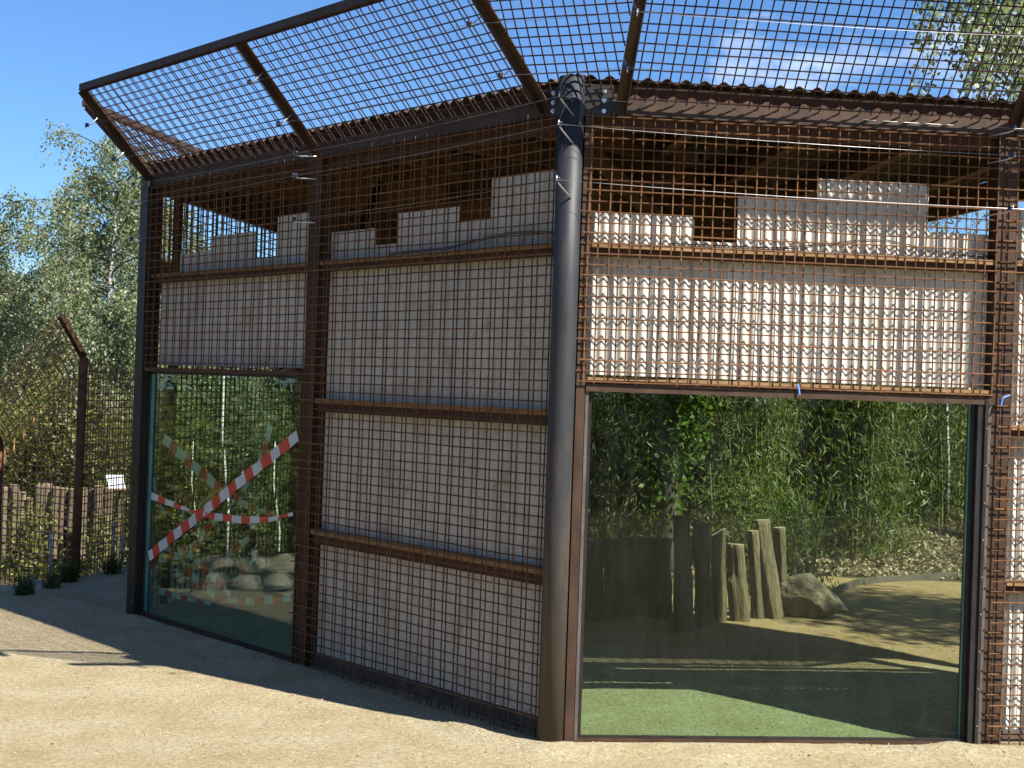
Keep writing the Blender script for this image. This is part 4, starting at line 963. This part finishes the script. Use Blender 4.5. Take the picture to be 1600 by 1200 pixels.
# slim stems among the bamboo
for k, (x, Yd) in enumerate(((1256, 15.6), (1438, 16.2), (1476, 15.8), (1510, 15.6))):
    a = at_depth(x, 900, Yd); a.z = gz(a.x, a.y)-0.05; b = at_depth(x+2, 560, Yd); c = at_depth(x+6+4*(k % 2), 730, Yd)
    mb = MB(); mb.tube([a, c, b], [0.022, 0.018, 0.012], 8); o = mb.build('young_birch', M['birch_bark'], None, True)
    tag(o, ['slim pale stem among the bamboo above the leaning log', 'slim pale stem left of the whitest one in the right window', 'whitest slim birch stem in the upper right of the right window', 'slim pale stem nearest the right edge of the right window'][k], 'young tree', 'slim pale stems in the bamboo')
# ivy-covered trunk
root = empty('ivy_covered_trunk', (bx(1050, 13.4), 13.4, 0)); tag(root, 'dark tree trunk overgrown with bright green ivy left of the middle of the right window', 'tree')
a = Vector((bx(1050, 13.4), 13.4, -0.1)); mb = MB(); mb.tube([a+Vector((0.015*math.sin(j*1.3), 0, j*0.42)) for j in range(10)], [0.10-0.006*j for j in range(10)], 14); mb.build('trunk', M['dark_bark'], root, True)
kk = np.random.default_rng(77); n = 5200
aa = kk.uniform(0, 6.28, n); zz = 0.3+2.9*np.sqrt(kk.uniform(0, 1, n)); rr = 0.11+np.abs(kk.normal(0, 0.09, n))*(0.4+0.35*zz); side_ = np.where(zz > 1.1, 0.16, 0.0)
P = np.stack([a.x+rr*np.cos(aa)+side_*kk.uniform(0, 1.3, n), a.y+rr*np.sin(aa), zz], 1); leaves('ivy', P, M['ivy_leaf'], 0.062, 0.042, root, 0.6, seed=78)
# leaf litter on the planted bank
kk = np.random.default_rng(90); n = 26000
x_ = kk.uniform(1.2, 7.5, n); y_ = 13.55+kk.uniform(0, 1, n)**1.3*5.0; z_ = terrain(x_, y_)+kk.uniform(0.002, 0.03, n)
P = np.stack([x_, y_, z_], 1)
o = leaves('leaf_litter', P, M['dry_leaf'], 0.055, 0.028, None, 0.0, seed=91, kind='stuff')
# small stones and crumbs loose on the sand
kk = np.random.default_rng(95); n = 30000
x_ = kk.uniform(-4.0, 3.2, n); y_ = kk.uniform(6.15, 10.5, n); s_ = kk.uniform(0.0015, 0.0040, n)*(1+0.9*(kk.uniform(0, 1, n) > 0.98)); z_ = terrain(x_, y_)+s_*0.3
ph = kk.uniform(0, 1.57, n); V = []
base = np.stack([x_, y_, z_], 1)
c_, q_ = np.cos(ph)*s_, np.sin(ph)*s_
ring = [base+np.stack([c_, q_, 0*c_], 1), base+np.stack([-q_, c_, 0*c_], 1), base+np.stack([-c_, -q_, 0*c_], 1), base+np.stack([q_, -c_, 0*c_], 1)]
top = base+np.stack([0*c_, 0*c_, s_*0.9], 1)
tp2 = [top+(r-base)*0.5 for r in ring]
V = np.stack(ring+tp2, 1).reshape(-1, 3); o8 = (np.arange(n)*8)[:, None]
Q = np.concatenate([o8+np.array(q)[None] for q in ((0, 1, 5, 4), (1, 2, 6, 5), (2, 3, 7, 6), (3, 0, 4, 7), (4, 5, 6, 7))])
M['grit'] = simple('loose_grit', (0.12, 0.09, 0.06), (0.34, 0.275, 0.18), 40, 0.9, bump=0)
o = quads_obj('loose_grit', V, Q, M['grit']); tag(o, kind='stuff')

kk = np.random.default_rng(97); n = 150
x_ = kk.uniform(-3.8, 3.0, n); y_ = kk.uniform(6.2, 10.0, n); P = np.stack([x_, y_, terrain(x_, y_)+0.004], 1)
o = leaves('fallen_leaves', P, M['dry_leaf'], 0.022, 0.010, None, 0.0, seed=98, kind='stuff')
# birch hanging over the roof on the right
root = empty('birch_tree', (6.6, 14.2, 0)); tag(root, 'birch with hanging leafy branches above the roof in the top right corner', 'tree', 'birch trees')
mb = MB(); mb.tube([Vector((6.6, 14.2, -0.1)), Vector((6.5, 14.15, 2)), Vector((6.45, 14.2, 4)), Vector((6.3, 14.1, 7.5))], [0.14, 0.12, 0.10, 0.04], 12); mb.build('trunk', M['birch_bark'], root, True)
kk = np.random.default_rng(120); mbl = MB(); S = []
for i in range(70):
    x0 = 1442+kk.uniform(0, 1)**0.75*230; top_y = kk.uniform(-160, 60); bot = kk.uniform(20, 185) if x0 > 1500 else kk.uniform(-20, 150)
    Yd = 13.4+kk.uniform(-1.0, 1.2); a = at_depth(x0, top_y, Yd); b = at_depth(x0+kk.normal(0, 9), bot, Yd)
    m_ = 8; q = [a.lerp(b, j/m_)+Vector((0.02*math.sin(j*1.9+i), 0.02*math.cos(j*1.3+i), 0)) for j in range(m_+1)]
    mbl.tube(q, 0.0022, 4, False)
    L_ = (b-a).length
    for _ in range(int(L_/0.0105)):
        u = kk.uniform(); p = a.lerp(b, u); S.append((p.x+kk.normal(0, 0.055), p.y+kk.normal(0, 0.055), p.z+kk.normal(0, 0.02)))
for i in range(7):
    e = at_depth(1470+i*22, kk.uniform(-150, -30), 13.4); mbl.tube([Vector((6.4, 14.1, 4.4+0.3*i)), Vector((5.6, 13.8, 5.1+0.2*i)), e], [0.03, 0.018, 0.004], 6, False)
for i in range(5):
    e = at_depth(1500+i*30, kk.uniform(20, 140), 13.6); st = Vector((6.4, 14.1, 3.6+0.3*i)); mbl.tube([st, st.lerp(e, 0.5)+Vector((0, 0, 0.12)), e], [0.02, 0.012, 0.004], 6, False)
mbl.build('limbs', M['dark_bark'], root, True)
leaves('crown', np.array(S), M['birch_leaf'], 0.058, 0.044, root, 0.9, seed=121)

# trees all round the clearing (left of the fence and behind the viewer; the windows mirror them)
kk = np.random.default_rng(150)
spots = [(-11.5, 9.5), (-12.5, 12.5), (-12.0, 15.5), (-15, 18.5), (-14, 6), (-15, 2), (-16, -3), (-13, -8), (-8, -12), (-3, -14), (2, -14.5), (7, -15), (12, -15), (17, -12)]
for k, (x, y) in enumerate(spots):
    birch(x, y, -0.2 if x > -10 else -0.9, 4.6+kk.uniform(0, 1.6), 1.7, 7000, 'birch in the ring of trees round the clearing, mirrored in the windows', 600+k, 0.09, 'birches mirrored in the windows', leaf=0.12, low=0.12)
    bush('willow_bush', x+kk.uniform(-1.3, 1.3), y+kk.uniform(0.5, 1.4), -0.2 if x > -10 else -0.9, 1.5, 1.3, 2.6, 4500, 'willow_leaf', 'willow bush in the ring of planting round the clearing, mirrored in the windows', 'willow bushes mirrored in the windows', 640+k, 0.16, 0.05, stems=12, clumps=160)
# far belt of dark trees closing the view
for k in range(26):
    a = -1.1+k*0.088; R_ = 62+kk.uniform(-5, 5); x, y = R_*math.sin(a), R_*math.cos(a)
    bush('far_tree', x, y, -0.5, 3.6, 3.0, 5.6+kk.uniform(0, 1.8), 4200, 'dark_leaf', 'tree in the dark wooded belt far behind the pavilion', 'trees of the far wooded belt', 700+k, 0.42, 0.26, 'tree', 12, False, 150, 0.3)
